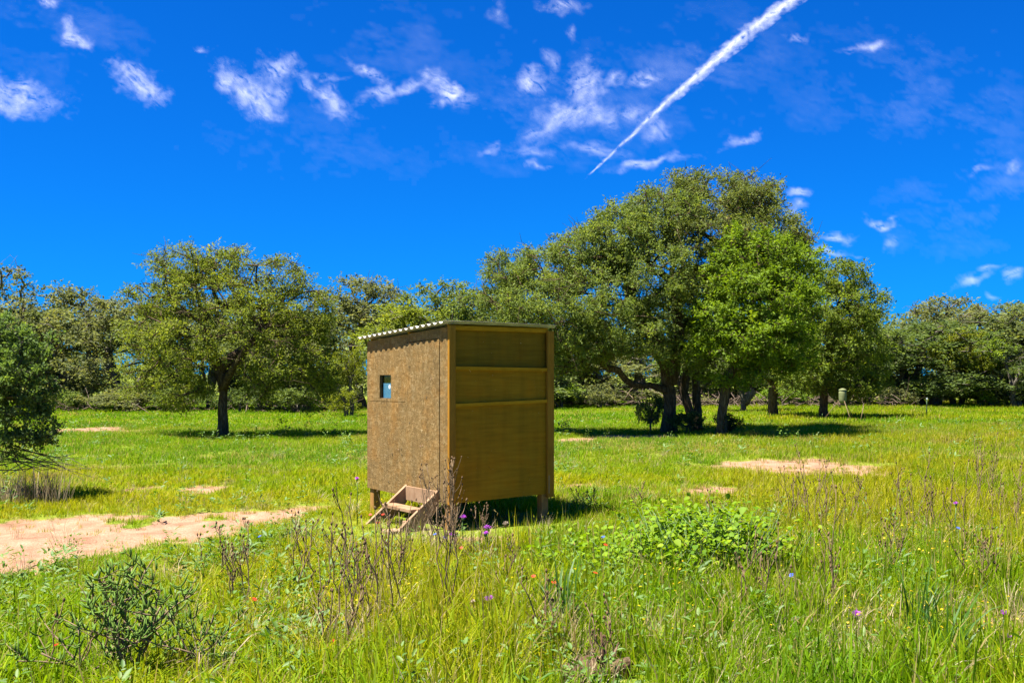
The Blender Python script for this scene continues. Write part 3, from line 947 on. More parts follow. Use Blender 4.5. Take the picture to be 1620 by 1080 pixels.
def generic_tree(seed, h, w, n, colour, dense=1.0, multi=1, low=0.12, leaf=(0.125, 0.062), bare_p=10, per=126, pr=0.55):
    rg = np.random.default_rng(seed)
    lob = []
    for k in range(11):
        a = rg.random() * 6.28; rr = rg.random() ** .6 * w * 0.33
        z = h * (low + 0.14 + (0.86 - low - 0.14) * rg.random())
        sh = 1.0 if z < h * .6 else 0.75
        lob.append((np.array((math.cos(a) * rr * sh, math.sin(a) * rr * sh, z)), np.array((w * .22, w * .22, h * .15)) * (0.8 + .5 * rg.random())))
    lob.append((np.array((0, 0, h * .82)), np.array((w * .2, w * .2, h * .15))))
    lob = [(c, np.minimum(r, [9, 9, max(.2, c[2] - h * low)])) for c, r in lob]
    st = []
    for k in range(multi):
        a = rg.random() * 6.28
        b = np.array((math.cos(a) * .25 * (multi > 1), math.sin(a) * .25 * (multi > 1), 0))
        st.append([b, b * 1.6 + (rg.normal() * .1, rg.normal() * .1, h * .2), b * 3 + (rg.normal() * .3, rg.normal() * .3, h * .45), b * 3 + (rg.normal() * .3, rg.normal() * .3, h * .7)])
    return st, lob, n, per, leaf, pr, bare_p


def background_tree(name, label, cat, proto, x, d, w, h, rz, colour, group=None, yoff=0.0):
    """copy of a prototype with its parts, placed and scaled to its own width and height"""
    src, sw, sh = proto
    t = src.copy(); col.objects.link(t)
    t.name = name
    X = (x - 810) / F * d
    t.location = (X, d, float(relief(X, d)) + yoff)
    t.rotation_euler = (0, 0, rz)
    t.scale = (w / sw, w / sw, h / sh)
    for k in ('label', 'category', 'group'):
        if k in t: del t[k]
    tag(t, label, cat, group)
    for ch in list(src.children):
        c = ch.copy(); col.objects.link(c); c.parent = t
        if c.name.startswith('crown'): c.color = (*colour, 1)
    return t


def true_size(root):
    me = [c for c in root.children if c.name.startswith('crown')][0].data
    v = np.zeros(len(me.vertices) * 3, np.float32); me.vertices.foreach_get('co', v); v = v.reshape(-1, 3)
    return float(np.percentile(v[:, 0], 97) - np.percentile(v[:, 0], 3)), float(np.percentile(v[:, 2], 99.5))


PROTO = []
for k, (h, w, n, multi, low, bp) in enumerate(((5.6, 5.6, 150, 2, .10, 14), (6.0, 5.2, 140, 1, .16, 24), (5.2, 5.8, 150, 3, .05, 10), (5.8, 5.0, 80, 2, .25, 45))):
    st, lob, n, per, leaf, pr, bp = generic_tree(100 + k, h, w, n, OLIVE, 1, multi, low, bare_p=bp)
    root = make_tree('prototype', 'x', 'tree', st, lob, 200 + k, n, pr, per, leaf, OLIVE, 'bark_grey', 0.16, skip=0.35, bare_puffs=bp, twig_r=0, tip_r=0.014)
    PROTO.append((root,) + true_size(root))
SHRUB = []
for k, (h, w, n) in enumerate(((1.6, 2.4, 70), (1.3, 2.0, 60))):
    rg = np.random.default_rng(300 + k)
    lob = [(np.array((rg.normal() * w * .18, rg.normal() * w * .18, h * (.3 + .35 * rg.random()))), np.array((w * .26, w * .26, h * .25))) for _ in range(7)]
    root = make_tree('prototype', 'x', 'shrub', [[np.array((0, 0, 0)), np.array((0.05, 0, h * .25)), np.array((0, .1, h * .5))], [np.array((.1, .05, 0)), np.array((.3, .1, h * .3))]], lob, 320 + k, n, 0.3, 126, (0.08, 0.045), OLIVE, 'bark_grey', 0.05, skip=0.1, twig_r=0, tip_r=0.008)
    SHRUB.append((root,) + true_size(root))

# x px, top y px, depth, width px, prototype, colour, label, group
BACK = [
    (8, 428, 50, 120, 3, GREY, 'sparse twiggy tree standing tallest at the far left edge'),
    (62, 478, 50, 150, 0, (0.14, 0.175, 0.055), 'olive green tree behind the dark leafy bush at the left edge'),
    (132, 470, 49, 130, 2, GREY, 'grey green tree on the left treeline just right of the dark bush'),
    (190, 474, 48, 130, 1, GREY, 'thin topped grey tree on the left edge of the lone tree crown'),
    (262, 486, 47, 140, 2, (0.12, 0.16, 0.055), 'dense tree behind the left half of the lone tree'),
    (335, 480, 49, 130, 0, GREY, 'grey green tree hidden behind the lone tree trunk'),
    (410, 490, 48, 140, 2, (0.12, 0.155, 0.05), 'dense tree behind the right half of the lone tree'),
    (480, 486, 47, 130, 0, GREY, 'grey green tree at the right edge of the lone tree crown'),
    (572, 456, 50, 120, 1, GREY, 'tall grey green oak peeping up left above the hut roof'),
    (556, 548, 40, 66, 0, YELLOWG, 'small yellow green tree touching the left side of the hut'),
    (640, 484, 46, 130, 0, YOLIVE, 'yellow green tree straight above the hut roof'),
    (715, 462, 48, 130, 1, OLIVE, 'olive tree above the right part of the hut roof'),
    (775, 452, 50, 120, 3, GREY, 'sparse tree between the hut roof and the big oak crown'),
    (840, 520, 52, 160, 2, (0.16, 0.21, 0.06), 'dense tree under the low left limb of the big oak'),
    (920, 540, 56, 160, 0, GREY, 'grey green tree seen far off under the big oak left side'),
    (1000, 545, 55, 150, 2, GREY, 'grey green tree far behind the thick oak trunk'),
    (1085, 550, 56, 150, 0, (0.15, 0.24, 0.04), 'green tree far behind the leaning oak trunks'),
    (1165, 540, 57, 150, 2, GREY, 'grey tree far behind the forked sapling'),
    (1250, 545, 56, 150, 0, (0.14, 0.21, 0.04), 'green tree far behind the straight trunked sapling'),
    (1335, 530, 57, 150, 2, DARK, 'dark tree far behind the feeder'),
    (1405, 520, 55, 120, 0, (0.13, 0.18, 0.05), 'tree with leaning grey stems right of the feeder'),
    (1462, 505, 54, 140, 2, DARK, 'dark green tree behind the thin steel post'),
    (1500, 484, 60, 110, 1, GREY, 'grey topped oak standing over the dark tree by the post'),
    (1508, 522, 53, 90, 0, YELLOWG, 'yellow green tree glowing among the dark right treeline'),
    (1560, 486, 56, 130, 3, GREY, 'sparse pale limbed oak rising on the right treeline'),
    (1565, 535, 52, 100, 2, (0.17, 0.25, 0.02), 'fresh green tree above the two bright bushes at right'),
    (1625, 480, 54, 140, 1, (0.14, 0.175, 0.055), 'olive tree cut off by the right edge'),
    (1600, 545, 51, 90, 2, DARK, 'dark low tree near the right edge behind the pale bush'),
]
for k, (x, ytop, d, w, p, c, lab) in enumerate(BACK):
    ht = (EYE + (HY - ytop) / F * d) * 1.02
    background_tree('oak_tree' if p != 3 else 'bare_topped_tree', lab, 'tree', PROTO[p], x, d, w * d / F * (1.22 + .16 * math.sin(k * 2.7)), ht * (1 + .07 * math.sin(k * 4.1)), k * 2.4, c)
# out of frame on both sides, so that the treeline goes on
for k, (x, d, where) in enumerate(((-60, 48, 'first beyond the left edge'), (-150, 46, 'second beyond the left edge'), (-250, 44, 'third beyond the left edge'), (1700, 53, 'first beyond the right edge'), (1790, 52, 'second beyond the right edge'), (1880, 50, 'third beyond the right edge'))):
    background_tree('oak_tree', 'grey green oak of the treeline, ' + where + ' of the photograph', 'tree', PROTO[k % 3], x, d, 4.6, 5.0 + .3 * (k % 3), k * 1.3, GREY, 'trees beyond the sides of the clearing')
SHR = [
    (1546, 603, 52, 44, 0, BRIGHT, 'bright green round bush at the foot of the right treeline'),
    (1594, 598, 52, 62, 1, (0.15, 0.22, 0.07), 'pale green bush right of the bright round bush'),
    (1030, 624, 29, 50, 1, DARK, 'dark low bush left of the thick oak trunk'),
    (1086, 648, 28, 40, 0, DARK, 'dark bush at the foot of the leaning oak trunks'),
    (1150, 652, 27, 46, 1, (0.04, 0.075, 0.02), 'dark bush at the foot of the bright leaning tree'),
    (890, 606, 50, 70, 0, BRIGHT, 'light green bush beside the right wall of the hut, far back'),
    (950, 610, 50, 80, 1, GREY, 'grey green bush far back under the low oak limb'),
    (1420, 612, 52, 60, 1, GREY, 'grey bush left of the thin steel post'),
    (1240, 612, 52, 60, 0, (0.15, 0.24, 0.02), 'light green bush far back behind the straight sapling'),
    (380, 612, 44, 90, 1, DARK, 'dark thicket bush right of the lone tree trunk'),
    (200, 615, 45, 90, 0, GREY, 'grey green bush left of the lone tree, under the treeline'),
    (110, 618, 46, 80, 1, (0.13, 0.18, 0.04), 'low bush at the treeline right of the dark leafy bush'),
    (470, 612, 44, 80, 0, (0.13, 0.18, 0.04), 'low bush at the treeline between lone tree and hut'),
    (545, 618, 43, 60, 1, YELLOWG, 'yellow green low bush just left of the hut'),
    (280, 614, 45, 80, 1, (0.10, 0.15, 0.04), 'shaded low bush behind the left of the lone tree'),
]
for k, (x, ytop, d, w, p, c, lab) in enumerate(SHR):
    ht = max(0.4, EYE + (HY - ytop) / F * d)
    background_tree('shrub', lab, 'bush', SHRUB[p], x, d, w * d / F, ht, k * 1.9, c)
for root, _, _ in PROTO + SHRUB:
    for ch in list(root.children): bpy.data.objects.remove(ch)
    bpy.data.objects.remove(root)

# far wood behind the first trees: one mass
rg = np.random.default_rng(55)
n = 2300
fx = rg.uniform(-62, 66, n); fy = rg.uniform(58, 78, n)
fz = 0.3 + 5.2 * rg.random(n) ** 0.9
V, q, tone, _, _ = leaf_cloud(np.stack([fx, fy, fz], -1), 1.15, 63, 0.30, 0.17, rg, 9)
wood = link('woods', mesh_np('woods', V, [q], M['tree_leaf'], False, {'leaf_tone': tone}))
wood.color = (0.17, 0.215, 0.075, 1)
tag(wood, 'dense far oak woods closing the clearing behind the treeline', kind='stuff')

# dead brush under the trees
tb = Tubes()
rg = np.random.default_rng(56)
for k in range(1000):
    px_ = rg.uniform(870, 1440) if k % 5 else rg.uniform(60, 560)
    d = rg.uniform(50, 57) if px_ > 800 else rg.uniform(43, 47)
    X = (px_ - 810) / F * d
    p = np.array((X, d, rg.uniform(0, .55)))
    a = rg.random() * 6.28
    e = p + np.array((math.cos(a), math.sin(a), rg.normal() * .35 + .25)) * rg.uniform(.3, 1.1)
    tb.add([p, (p + e) / 2 + rg.normal(size=3) * .08, e], [.022, .016, .006], 3, cap=False)
tag(tb.build('brushwood', M['brush']), 'grey dead brush and fallen twigs along the foot of the treeline', kind='stuff')


# ------------------------------------------------------------------ grass
def blade_mesh(name, nb, spread, lmin, lmax, w, seed, lean=0.55, segs=3, mat='grass', wild=1.0, seedhead=0.0):
    rg = np.random.default_rng(seed)
    V, Q, T3, tone = [], [], [], []
    fa = []
    base = 0
    for b in range(nb):
        a = rg.random() * 6.28; r = spread * math.sqrt(rg.random())
        p = np.array((math.cos(a) * r, math.sin(a) * r, -0.01))
        L = rg.uniform(lmin, lmax)
        ha = a + rg.normal() * 1.1
        h = np.array((math.cos(ha), math.sin(ha), 0))
        ln_ = lean * rg.random() ** 0.8 * wild
        sd = np.array((-h[1], h[0], 0)); tw = rg.normal() * .6
        sd = sd * math.cos(tw) + h * math.sin(tw)
        ww = w * rg.uniform(.6, 1.3)
        pts = []
        ang = ln_ * 0.35
        q = p.copy()
        st = L / segs
        for i in range(segs + 1):
            pts.append(q.copy())
            q = q + st * (h * math.sin(ang) + np.array((0, 0, 1)) * math.cos(ang))
            ang += ln_ * 1.3 / segs * (1 + .6 * i)
        t = rg.random()
        for i in range(segs):
            wi = ww * (1 - (i / segs) ** 2 * .8) * (.75 if i == 0 else 1)
            V += [pts[i] - sd * wi / 2, pts[i] + sd * wi / 2]
        V.append(pts[-1])
        for i in range(segs - 1):
            Q.append((base + 2 * i, base + 2 * i + 1, base + 2 * i + 3, base + 2 * i + 2)); fa.append(t)
        T3.append((base + 2 * segs - 2, base + 2 * segs - 1, base + 2 * segs)); tone.append(t)
        base += 2 * segs + 1
        if rg.random() < seedhead:       # a narrow seed head on the tip
            c = pts[-1]; up = (pts[-1] - pts[-2]); up /= np.linalg.norm(up)
            hl = rg.uniform(.03, .06); hw = .0035
            s1 = np.cross(up, (0.3, .9, .1)); s1 /= np.linalg.norm(s1); s2 = np.cross(up, s1)
            V += [c, c + up * hl * .4 + s1 * hw, c + up * hl * .4 + s2 * hw, c + up * hl * .4 - s1 * hw, c + up * hl * .4 - s2 * hw, c + up * hl]
            for i in range(4):
                T3 += [(base, base + 1 + i, base + 1 + (i + 1) % 4), (base + 5, base + 1 + (i + 1) % 4, base + 1 + i)]
                tone += [.90, .90]
            base += 6
    me = mesh_np(name, np.array(V), [np.array(Q), np.array(T3)], M[mat], False, {'blade_tone': np.array(fa + tone)})
    return bpy.data.objects.new(name, me)        # source geometry, not linked to the scene


def leaf_tuft(name, nl, spread, ll, lw, height, seed, mat='broad', up=0.5):
    rg = np.random.default_rng(seed)
    V, Q, tone = [], [], []
    for k in range(nl):
        a = rg.random() * 6.28; r = spread * rg.random() ** .6
        p = np.array((math.cos(a) * r, math.sin(a) * r, height * rg.random()))
        ax = np.array((math.cos(a), math.sin(a), up * rg.random() + .1)) + rg.normal(size=3) * .35; ax /= np.linalg.norm(ax)
        sd = np.cross(ax, (0, 0, 1) + rg.normal(size=3) * .25); sd /= np.linalg.norm(sd); nn = np.cross(sd, ax)
        s = rg.uniform(.6, 1.3); L, W = ll * s, lw * s
        i = len(V)
        V += [p, p + ax * L * .3 + sd * W * .5 + nn * W * .1, p + ax * L * .65 + sd * W * .42 + nn * W * .08, p + ax * L - nn * L * .12, p + ax * L * .65 - sd * W * .42 + nn * W * .08, p + ax * L * .3 - sd * W * .5 + nn * W * .1]
        Q += [(i, i + 1, i + 2, i + 3), (i, i + 3, i + 4, i + 5)]
        t = np.clip(rg.normal() * .25 + .5, 0, 1); tone += [t, t]
    me = mesh_np(name, np.array(V), [np.array(Q)], M[mat], False, {'leaf_tone': np.array(tone), 'blade_tone': np.array(tone)})
    return bpy.data.objects.new(name, me)


def flower_tuft(name, n, spread, seed, mat, pet=0.011, hmin=.15, hmax=.3):
    rg = np.random.default_rng(seed)
    V, F4, T3 = [], [], []
    for k in range(n):
        p = np.array((rg.normal() * spread, rg.normal() * spread, rg.uniform(hmin, hmax)))
        t1 = rg.normal(size=3) * .35 + (0, 0, 1); t1 /= np.linalg.norm(t1)
        u = np.cross(t1, (1, .2, 0)); u /= np.linalg.norm(u); w = np.cross(t1, u)
        for i in range(5):
            a = i / 5 * 6.283
            d = u * math.cos(a) + w * math.sin(a); s = np.cross(t1, d)
            b = len(V)
            V += [p, p + d * pet * .7 + s * pet * .35 + t1 * pet * .25, p + d * pet * 1.1, p + d * pet * .7 - s * pet * .35 + t1 * pet * .25]
            F4.append((b, b + 1, b + 2, b + 3))
    return bpy.data.objects.new(name, mesh_np(name, np.array(V), [np.array(F4)], M[mat]))


def scatter(name, label, sources, P, rot, scl, vid, tint, dry):
    me = bpy.data.meshes.new(name)
    me.vertices.add(len(P))
    me.vertices.foreach_set('co', np.asarray(P, np.float32).ravel())
    for k, typ, v, f in (('rot', 'FLOAT_VECTOR', rot, 'vector'), ('scl', 'FLOAT_VECTOR', scl, 'vector'), ('vid', 'INT', vid, 'value'), ('tint', 'FLOAT', tint, 'value'), ('dry', 'FLOAT', dry, 'value')):
        a = me.attributes.new(k, typ, 'POINT')
        a.data.foreach_set(f, np.ascontiguousarray(np.asarray(v, np.int32 if typ == 'INT' else np.float32).ravel()))
    for s in sources:
        for m in s.data.materials:
            if m.name not in me.materials: me.materials.append(m)
    o = link(name, me)
    ng = bpy.data.node_groups.new(name + '_scatter', 'GeometryNodeTree')
    ng.interface.new_socket('Geometry', in_out='INPUT', socket_type='NodeSocketGeometry')
    ng.interface.new_socket('Geometry', in_out='OUTPUT', socket_type='NodeSocketGeometry')
    N, L = ng.nodes, ng.links
    gi, go = N.new('NodeGroupInput'), N.new('NodeGroupOutput')
    iop = N.new('GeometryNodeInstanceOnPoints')
    j = N.new('GeometryNodeJoinGeometry')
    for s in sources[::-1]:
        oi = N.new('GeometryNodeObjectInfo')
        oi.inputs['Object'].default_value = s
        oi.inputs['As Instance'].default_value = False
        g2 = N.new('GeometryNodeGeometryToInstance')
        L.new(oi.outputs['Geometry'], g2.inputs[0])
        L.new(g2.outputs[0], j.inputs[0])

    def na(nm, typ):
        a = N.new('GeometryNodeInputNamedAttribute'); a.data_type = typ; a.inputs['Name'].default_value = nm
        return a.outputs['Attribute']
    e2r = N.new('FunctionNodeEulerToRotation')
    L.new(na('rot', 'FLOAT_VECTOR'), e2r.inputs[0])
    L.new(gi.outputs[0], iop.inputs['Points'])
    L.new(j.outputs[0], iop.inputs['Instance'])
    iop.inputs['Pick Instance'].default_value = True
    L.new(na('vid', 'INT'), iop.inputs['Instance Index'])
    L.new(e2r.outputs[0], iop.inputs['Rotation'])
    L.new(na('scl', 'FLOAT_VECTOR'), iop.inputs['Scale'])
    L.new(iop.outputs[0], go.inputs[0])
    md = o.modifiers.new('scatter', 'NODES')
    md.node_group = ng
    return tag(o, label, kind='stuff')


def wedge(d0, d1, n, rg, margin=1.2):
    d = np.sqrt(rg.uniform(d0 * d0, d1 * d1, n))
    x = rg.uniform(-1, 1, n) * (0.52 * d + margin)
    return x, d


def hut_clear(x, y):
    """1 inside the hut footprint"""
    c, s = math.cos(HUT_RZ), math.sin(HUT_RZ)
    lx = (x - HUT[0]) * c + (y - HUT[1]) * s; ly = -(x - HUT[0]) * s + (y - HUT[1]) * c
    return (lx > -0.05) & (lx < 1.4) & (ly > -0.05) & (ly < 1.85)


HUT = (-0.652, 10.53); HUT_RZ = math.atan2(0.585, 0.811)


def tint_of(x, y):
    t = 0.62 + 0.62 * fbm(x * .35 + 3, y * .22, 4, 61) + 0.30 * fbm(x * 1.6, y * 1.2, 3, 62)
    t += 0.16 * sstep(1.5, 6, x - 0.05 * y) * sstep(40, 14, y) - 0.24 * sstep(5, -1, x - y * .1) * sstep(15, 19, y)
    t += 0.12 * sstep(14, 9, y) + 0.20 * sstep(10.5, 12, y) * sstep(19, 15, y)
    return np.clip(t, 0, 1)


def dry_of(x, y):
    return np.clip(-0.05 + 0.40 * fbm(x * .5 + 11, y * .4, 4, 71) + 0.30 * fbm(x * 2, y * 2, 2, 72) + 0.3 * bare(x, y) + 0.34 * sstep(.05, .4, fbm(x * .22 + 7, y * .9, 4, 73)) * sstep(10, 13, y) + 0.38 * np.exp(-(((x - 3.2) / 2.4) ** 2 + ((y - 22.5) / 1.8) ** 2)), 0, .9)


short = [blade_mesh('lawn_tuft', 15, .07, .05, .13, .006, 400 + k, .8) for k in range(5)]
midt = [blade_mesh('lawn_clump', 22, .16, .08, .19, .009, 420 + k, .75) for k in range(5)]
fart = [blade_mesh('meadow_clump', 26, .34, .07, .18, .020, 440 + k, .8) for k in range(5)]
tall = [blade_mesh('tall_tuft', 13, .06, .16, .40, .0095, 460 + k, .75, 4, seedhead=.0) for k in range(6)]
rank = [blade_mesh('seeding_tuft', 7, .05, .25, .48, .0042, 480 + k, .45, 4, seedhead=.3) for k in range(4)]

rg = np.random.default_rng(77)
layers = []
# short turf between the tall tufts, near
x, y = wedge(3.6, 10, 13000, rg); layers.append((x, y, short, (1.2, 2.0), 0, .3))
x, y = wedge(9.5, 18, 30000, rg); layers.append((x, y, short, (1.1, 1.9), 0, .35))
x, y = wedge(16, 33, 34000, rg, 4); layers.append((x, y, midt, (.65, 1.15), 0, .35))
x, y = wedge(31, 63, 30000, rg, 6); layers.append((x, y, fart, (.7, 1.25), 0, .35))
# tall foreground growth
x, y = wedge(3.6, 9.2, 11000, rg); layers.append((x, y, tall, (.55, 1.15), 1, .2))
x, y = wedge(8.5, 17, 7000, rg); layers.append((x, y, tall, (.5, 1.0), 2, .2))
x, y = wedge(3.6, 12, 2600, rg); layers.append((x, y, rank, (.6, 1.1), 3, .15))
src = short + midt + fart + tall + rank
off = {id(s): i for i, s in enumerate(src)}
P, RT, SC, VI, TI, DR = [], [], [], [], [], []
for x, y, lib, (s0, s1), mode, var in layers:
    b = bare(x, y)
    keep = rg.random(len(x)) > np.clip((b - .12) * 1.3, 0, np.where(y > 14, .90, .965))
    keep &= ~(hut_clear(x, y) & (rg.random(len(x)) < .88))
    near_hut = np.hypot((x + 1.0) / 1.5, (y - 10.6) / 1.0) < 1
    keep &= ~(near_hut & (rg.random(len(x)) < (.8 if mode else .25)))
    for cx, cy, rr_ in ((945, 1095, .34), (1352, 1056, .16)):
        X_, D_ = gp(cx, cy)
        keep &= ~((np.hypot((x - X_) / rr_, (y - D_) / (rr_ * 1.3)) < 1) & (rg.random(len(x)) < .93))
    rightness = sstep(0.3, 3.0, x - 0.02 * y * y * .2)
    if mode == 1:
        gate = sstep(-.35, .25, fbm(x * .9, y * .9, 3, 81) + .35 * sstep(8.5, 6, y))
        keep &= rg.random(len(x)) < gate
    if mode == 2:
        gate = np.clip(sstep(0.8, 3.5, x - (y - 9) * .12) + .75 * sstep(10.6, 8.6, y) * sstep(-3.5, -1.5, x), 0, 1) * sstep(-.45, .2, fbm(x * .8, y * .8, 3, 82))
        keep &= rg.random(len(x)) < gate
    if mode == 3:
        keep &= rg.random(len(x)) < np.clip(.25 + .75 * sstep(-.5, 2, x), 0, 1)
    x, y = x[keep], y[keep]
    m = len(x)
    P.append(np.stack([x, y, relief(x, y)], -1))
    RT.append(np.stack([rg.normal(size=m) * .1, rg.normal(size=m) * .1, rg.random(m) * 6.28], -1))
    s = rg.uniform(s0, s1, m) * (1 + var * fbm(x * .6, y * .6, 3, 91) * 1.6) * (1 - .45 * bare(x, y))
    SC.append(np.stack([s, s, s * rg.uniform(.8, 1.15, m)], -1))
    VI.append(np.array([off[id(q)] for q in lib])[rg.integers(0, len(lib), m)])
    nh = np.hypot((x + .9) / 1.7, (y - 10.4) / 1.2)
    hz = 1 - .42 * sstep(.2, -1.8, x) * sstep(12, 9, y) - .30 * sstep(11, 14, y) * sstep(3.5, 1.0, x - (y - 9) * .25)
    SC[-1][:, 2] *= hz
    SC[-1] *= (1 - .35 * sstep(1.6, .3, seg_dist((x, y), TRACK)))[:, None]
    SC[-1] *= np.clip(nh, .55, 1)[:, None]
    SC[-1] *= np.clip(np.hypot((x + .05) / 1.5, (y - 10.5) / 1.5), .42, 1)[:, None]
    t = tint_of(x, y) + rg.normal(size=m) * .10
    dr = dry_of(x, y) + rg.normal(size=m) * .10
    if mode == 1: t = t - .05
    if mode == 3: dr = dr + .12
    TI.append(np.clip(t, 0, 1)); DR.append(np.clip(dr, 0, .95))
scatter('grass', 'bright green and yellow green meadow grass covering the clearing', src, np.concatenate(P), np.concatenate(RT), np.concatenate(SC), np.concatenate(VI), np.concatenate(TI), np.concatenate(DR))

# straw clumps of last year's grass
strawt = [blade_mesh('straw_tuft', 26, .10, .15, .42, .005, 500 + k, 1.0, 4, 'straw') for k in range(4)]
sx, sy = [], []
for cx, cy, r_, m in ((1130, 960, .35, 26), (1240, 900, .3, 18), (1580, 1000, .5, 40), (1540, 900, .5, 26), (1600, 860, .5, 30), (1380, 1060, .4, 20), (1050, 1050, .4, 22), (720, 900, .3, 10), (700, 870, .25, 14), (1450, 860, .6, 16), (960, 870, .4, 12), (300, 1040, .4, 12), (1000, 1000, .3, 12), (640, 1000, .5, 12), (1250, 820, .8, 14)):
    X, D = gp(cx, cy)
    sx.append(X + rg.normal(size=m) * r_); sy.append(D + rg.normal(size=m) * r_)
xw, yw = wedge(4.2, 20, 500, rg); sx.append(xw); sy.append(yw)
x = np.concatenate(sx); y = np.concatenate(sy); m = len(x)
k = ~hut_clear(x, y); x, y = x[k], y[k]; m = len(x)
s = rg.uniform(.5, 1.05, m) * np.where(y > 10, .6, 1)
scatter('dry_grass', 'straw coloured dead grass bent over among the green blades', strawt, np.stack([x, y, relief(x, y)], -1), np.stack([rg.normal(size=m) * .25, rg.normal(size=m) * .25, rg.random(m) * 6.28], -1), np.stack([s, s, s], -1), rg.integers(0, 4, m), np.zeros(m), np.zeros(m))

# broad leaved weeds
weedt = [leaf_tuft('weed_rosette', 16, .07, .075, .026, .10, 520 + k) for k in range(3)] + [leaf_tuft('weed_sprig', 26, .06, .05, .018, .26, 530 + k) for k in range(3)]
x, y = wedge(4, 24, 6000, rg); xa, ya = wedge(4, 10, 1500, rg); x = np.r_[x, xa]; y = np.r_[y, ya]
g = fbm(x * .7 + 5, y * .6, 3, 95) + .15 * sstep(12, 7, y)
k = (rg.random(len(x)) < sstep(-.1, .4, g) * np.where(y > 12.5, .3, 1)) & (bare(x, y) < .45) & ~hut_clear(x, y) & (np.hypot((x + 1.15) / .8, (y - 10.3) / 1.0) > 1)
xf, yf = wedge(24, 34, 1600, rg); kf = (rg.random(len(xf)) < sstep(.0, .4, fbm(xf * .4, yf * .4, 3, 96)))
x = np.r_[x[k], xf[kf]]; y = np.r_[y[k], yf[kf]]; m = len(x)
s = rg.uniform(.6, 1.2, m) * np.where(y > 24, 1.5, np.where(y > 14, 1.2, 1))
scatter('broadleaf_weeds', 'broad leaved green weeds mixed through the meadow grass', weedt, np.stack([x, y, relief(x, y)], -1), np.stack([rg.normal(size=m) * .1, rg.normal(size=m) * .1, rg.random(m) * 6.28], -1), np.stack([s, s, s], -1), rg.integers(0, 6, m), np.zeros(m), np.zeros(m))

# tiny yellow daisies in the right foreground
yt = [flower_tuft('daisy_sprig', 4, .06, 540 + k, 'yellow', .0075) for k in range(3)]
fx_, fy_ = [], []
for cx, cy, r_, m in ((1400, 905, .55, 60), (1480, 890, .5, 40), (1460, 1030, .35, 26), (1300, 930, .5, 14), (870, 960, .4, 10), (560, 980, .6, 10), (620, 820, .5, 12), (430, 930, .6, 8), (1560, 870, .5, 16), (1200, 1000, .5, 12)):
    X, D = gp(cx, cy)
    fx_.append(X + rg.normal(size=m) * r_); fy_.append(D + rg.normal(size=m) * r_)
x = np.concatenate(fx_); y = np.concatenate(fy_); m = len(x); s = rg.uniform(.7, 1.25, m)
scatter('yellow_daisies', 'tiny yellow daisies dotted through the right foreground grass', yt, np.stack([x, y, relief(x, y)], -1), np.stack([rg.normal(size=m) * .1, rg.normal(size=m) * .1, rg.random(m) * 6.28], -1), np.stack([s, s, s], -1), rg.integers(0, 3, m), np.zeros(m), np.zeros(m))


# ------------------------------------------------------------------ the raised box hut
hut = empty('hunting_blind', (HUT[0], HUT[1], 0), HUT_RZ)
tag(hut, 'brown painted plywood box hut on short posts with a corrugated roof', 'hunting blind')
A_, B_ = 1.35, 1.79


def roof_z(y): return 2.135 - 0.058 * y


for lx, ly in ((.052, .052), (1.27, .06), (.05, 1.72), (1.28, 1.72)):
    box_obj('leg', (lx - .045, ly - .045, -.08), (lx + .045, ly + .045, .302), M['leg_wood'], hut, .004)
box_obj('floor', (.022, .022, .300), (A_ - .022, B_ - .022, .34), M['interior'], hut)


def panel(name, pts, plane, t0, t1, mat):
    """flat board: polygon in (u, z) on the front (y = t) or the door side (x = t)"""
    bm = bmesh.new()
    mk = (lambda u, z, t: (u, t, z)) if plane == 'front' else (lambda u, z, t: (t, u, z))
    a = [bm.verts.new(mk(u, z, t0)) for u, z in pts]; b = [bm.verts.new(mk(u, z, t1)) for u, z in pts]
    bm.faces.new(a); bm.faces.new(b[::-1])
    n = len(pts)
    for i in range(n): bm.faces.new((a[i], a[(i + 1) % n], b[(i + 1) % n], b[i]))
    return bm_obj(name, bm, mat, hut)


# front, in shade
panel('lower_board', [(.02, .272), (A_ - .01, .292), (A_ - .01, 1.325), (.02, 1.295)], 'front', .0, .018, M['ply'])
panel('middle_board', [(.02, 1.297), (A_ - .01, 1.327), (A_ - .01, 1.672), (.02, 1.687)], 'front', .005, .020, M['ply'])
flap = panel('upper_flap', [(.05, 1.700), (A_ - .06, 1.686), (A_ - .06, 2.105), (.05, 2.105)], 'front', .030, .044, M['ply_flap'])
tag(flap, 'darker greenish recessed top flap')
for u0, z0, u1, z1 in ((.064, 1.295, A_ - .080, 1.325), (.064, 1.686, A_ - .080, 1.672)):
    panel('batten', [(u0, z0 - .018), (u1, z1 - .018), (u1, z1 + .018), (u0, z0 + .018)], 'front', -.026, .0045, M['trim_h'])
panel('top_rail', [(.062, 2.085), (A_ - .075, 2.085), (A_ - .075, 2.125), (.062, 2.125)], 'front', -.004, .028, M['trim_h'])
box_obj('corner_post', (-.022, -.032, .262), (.060, .004, 2.128), M['trim'], hut, .004)
cp = box_obj('corner_post', (A_ - .078, -.034, .255), (A_ + .012, -.001, 2.105), M['trim'], hut, .004)
tb_ = box_obj('splinter', (A_ - .070, -.040, .30), (A_ - .058, -.0345, .50), M['raw_wood'], cp, .002)
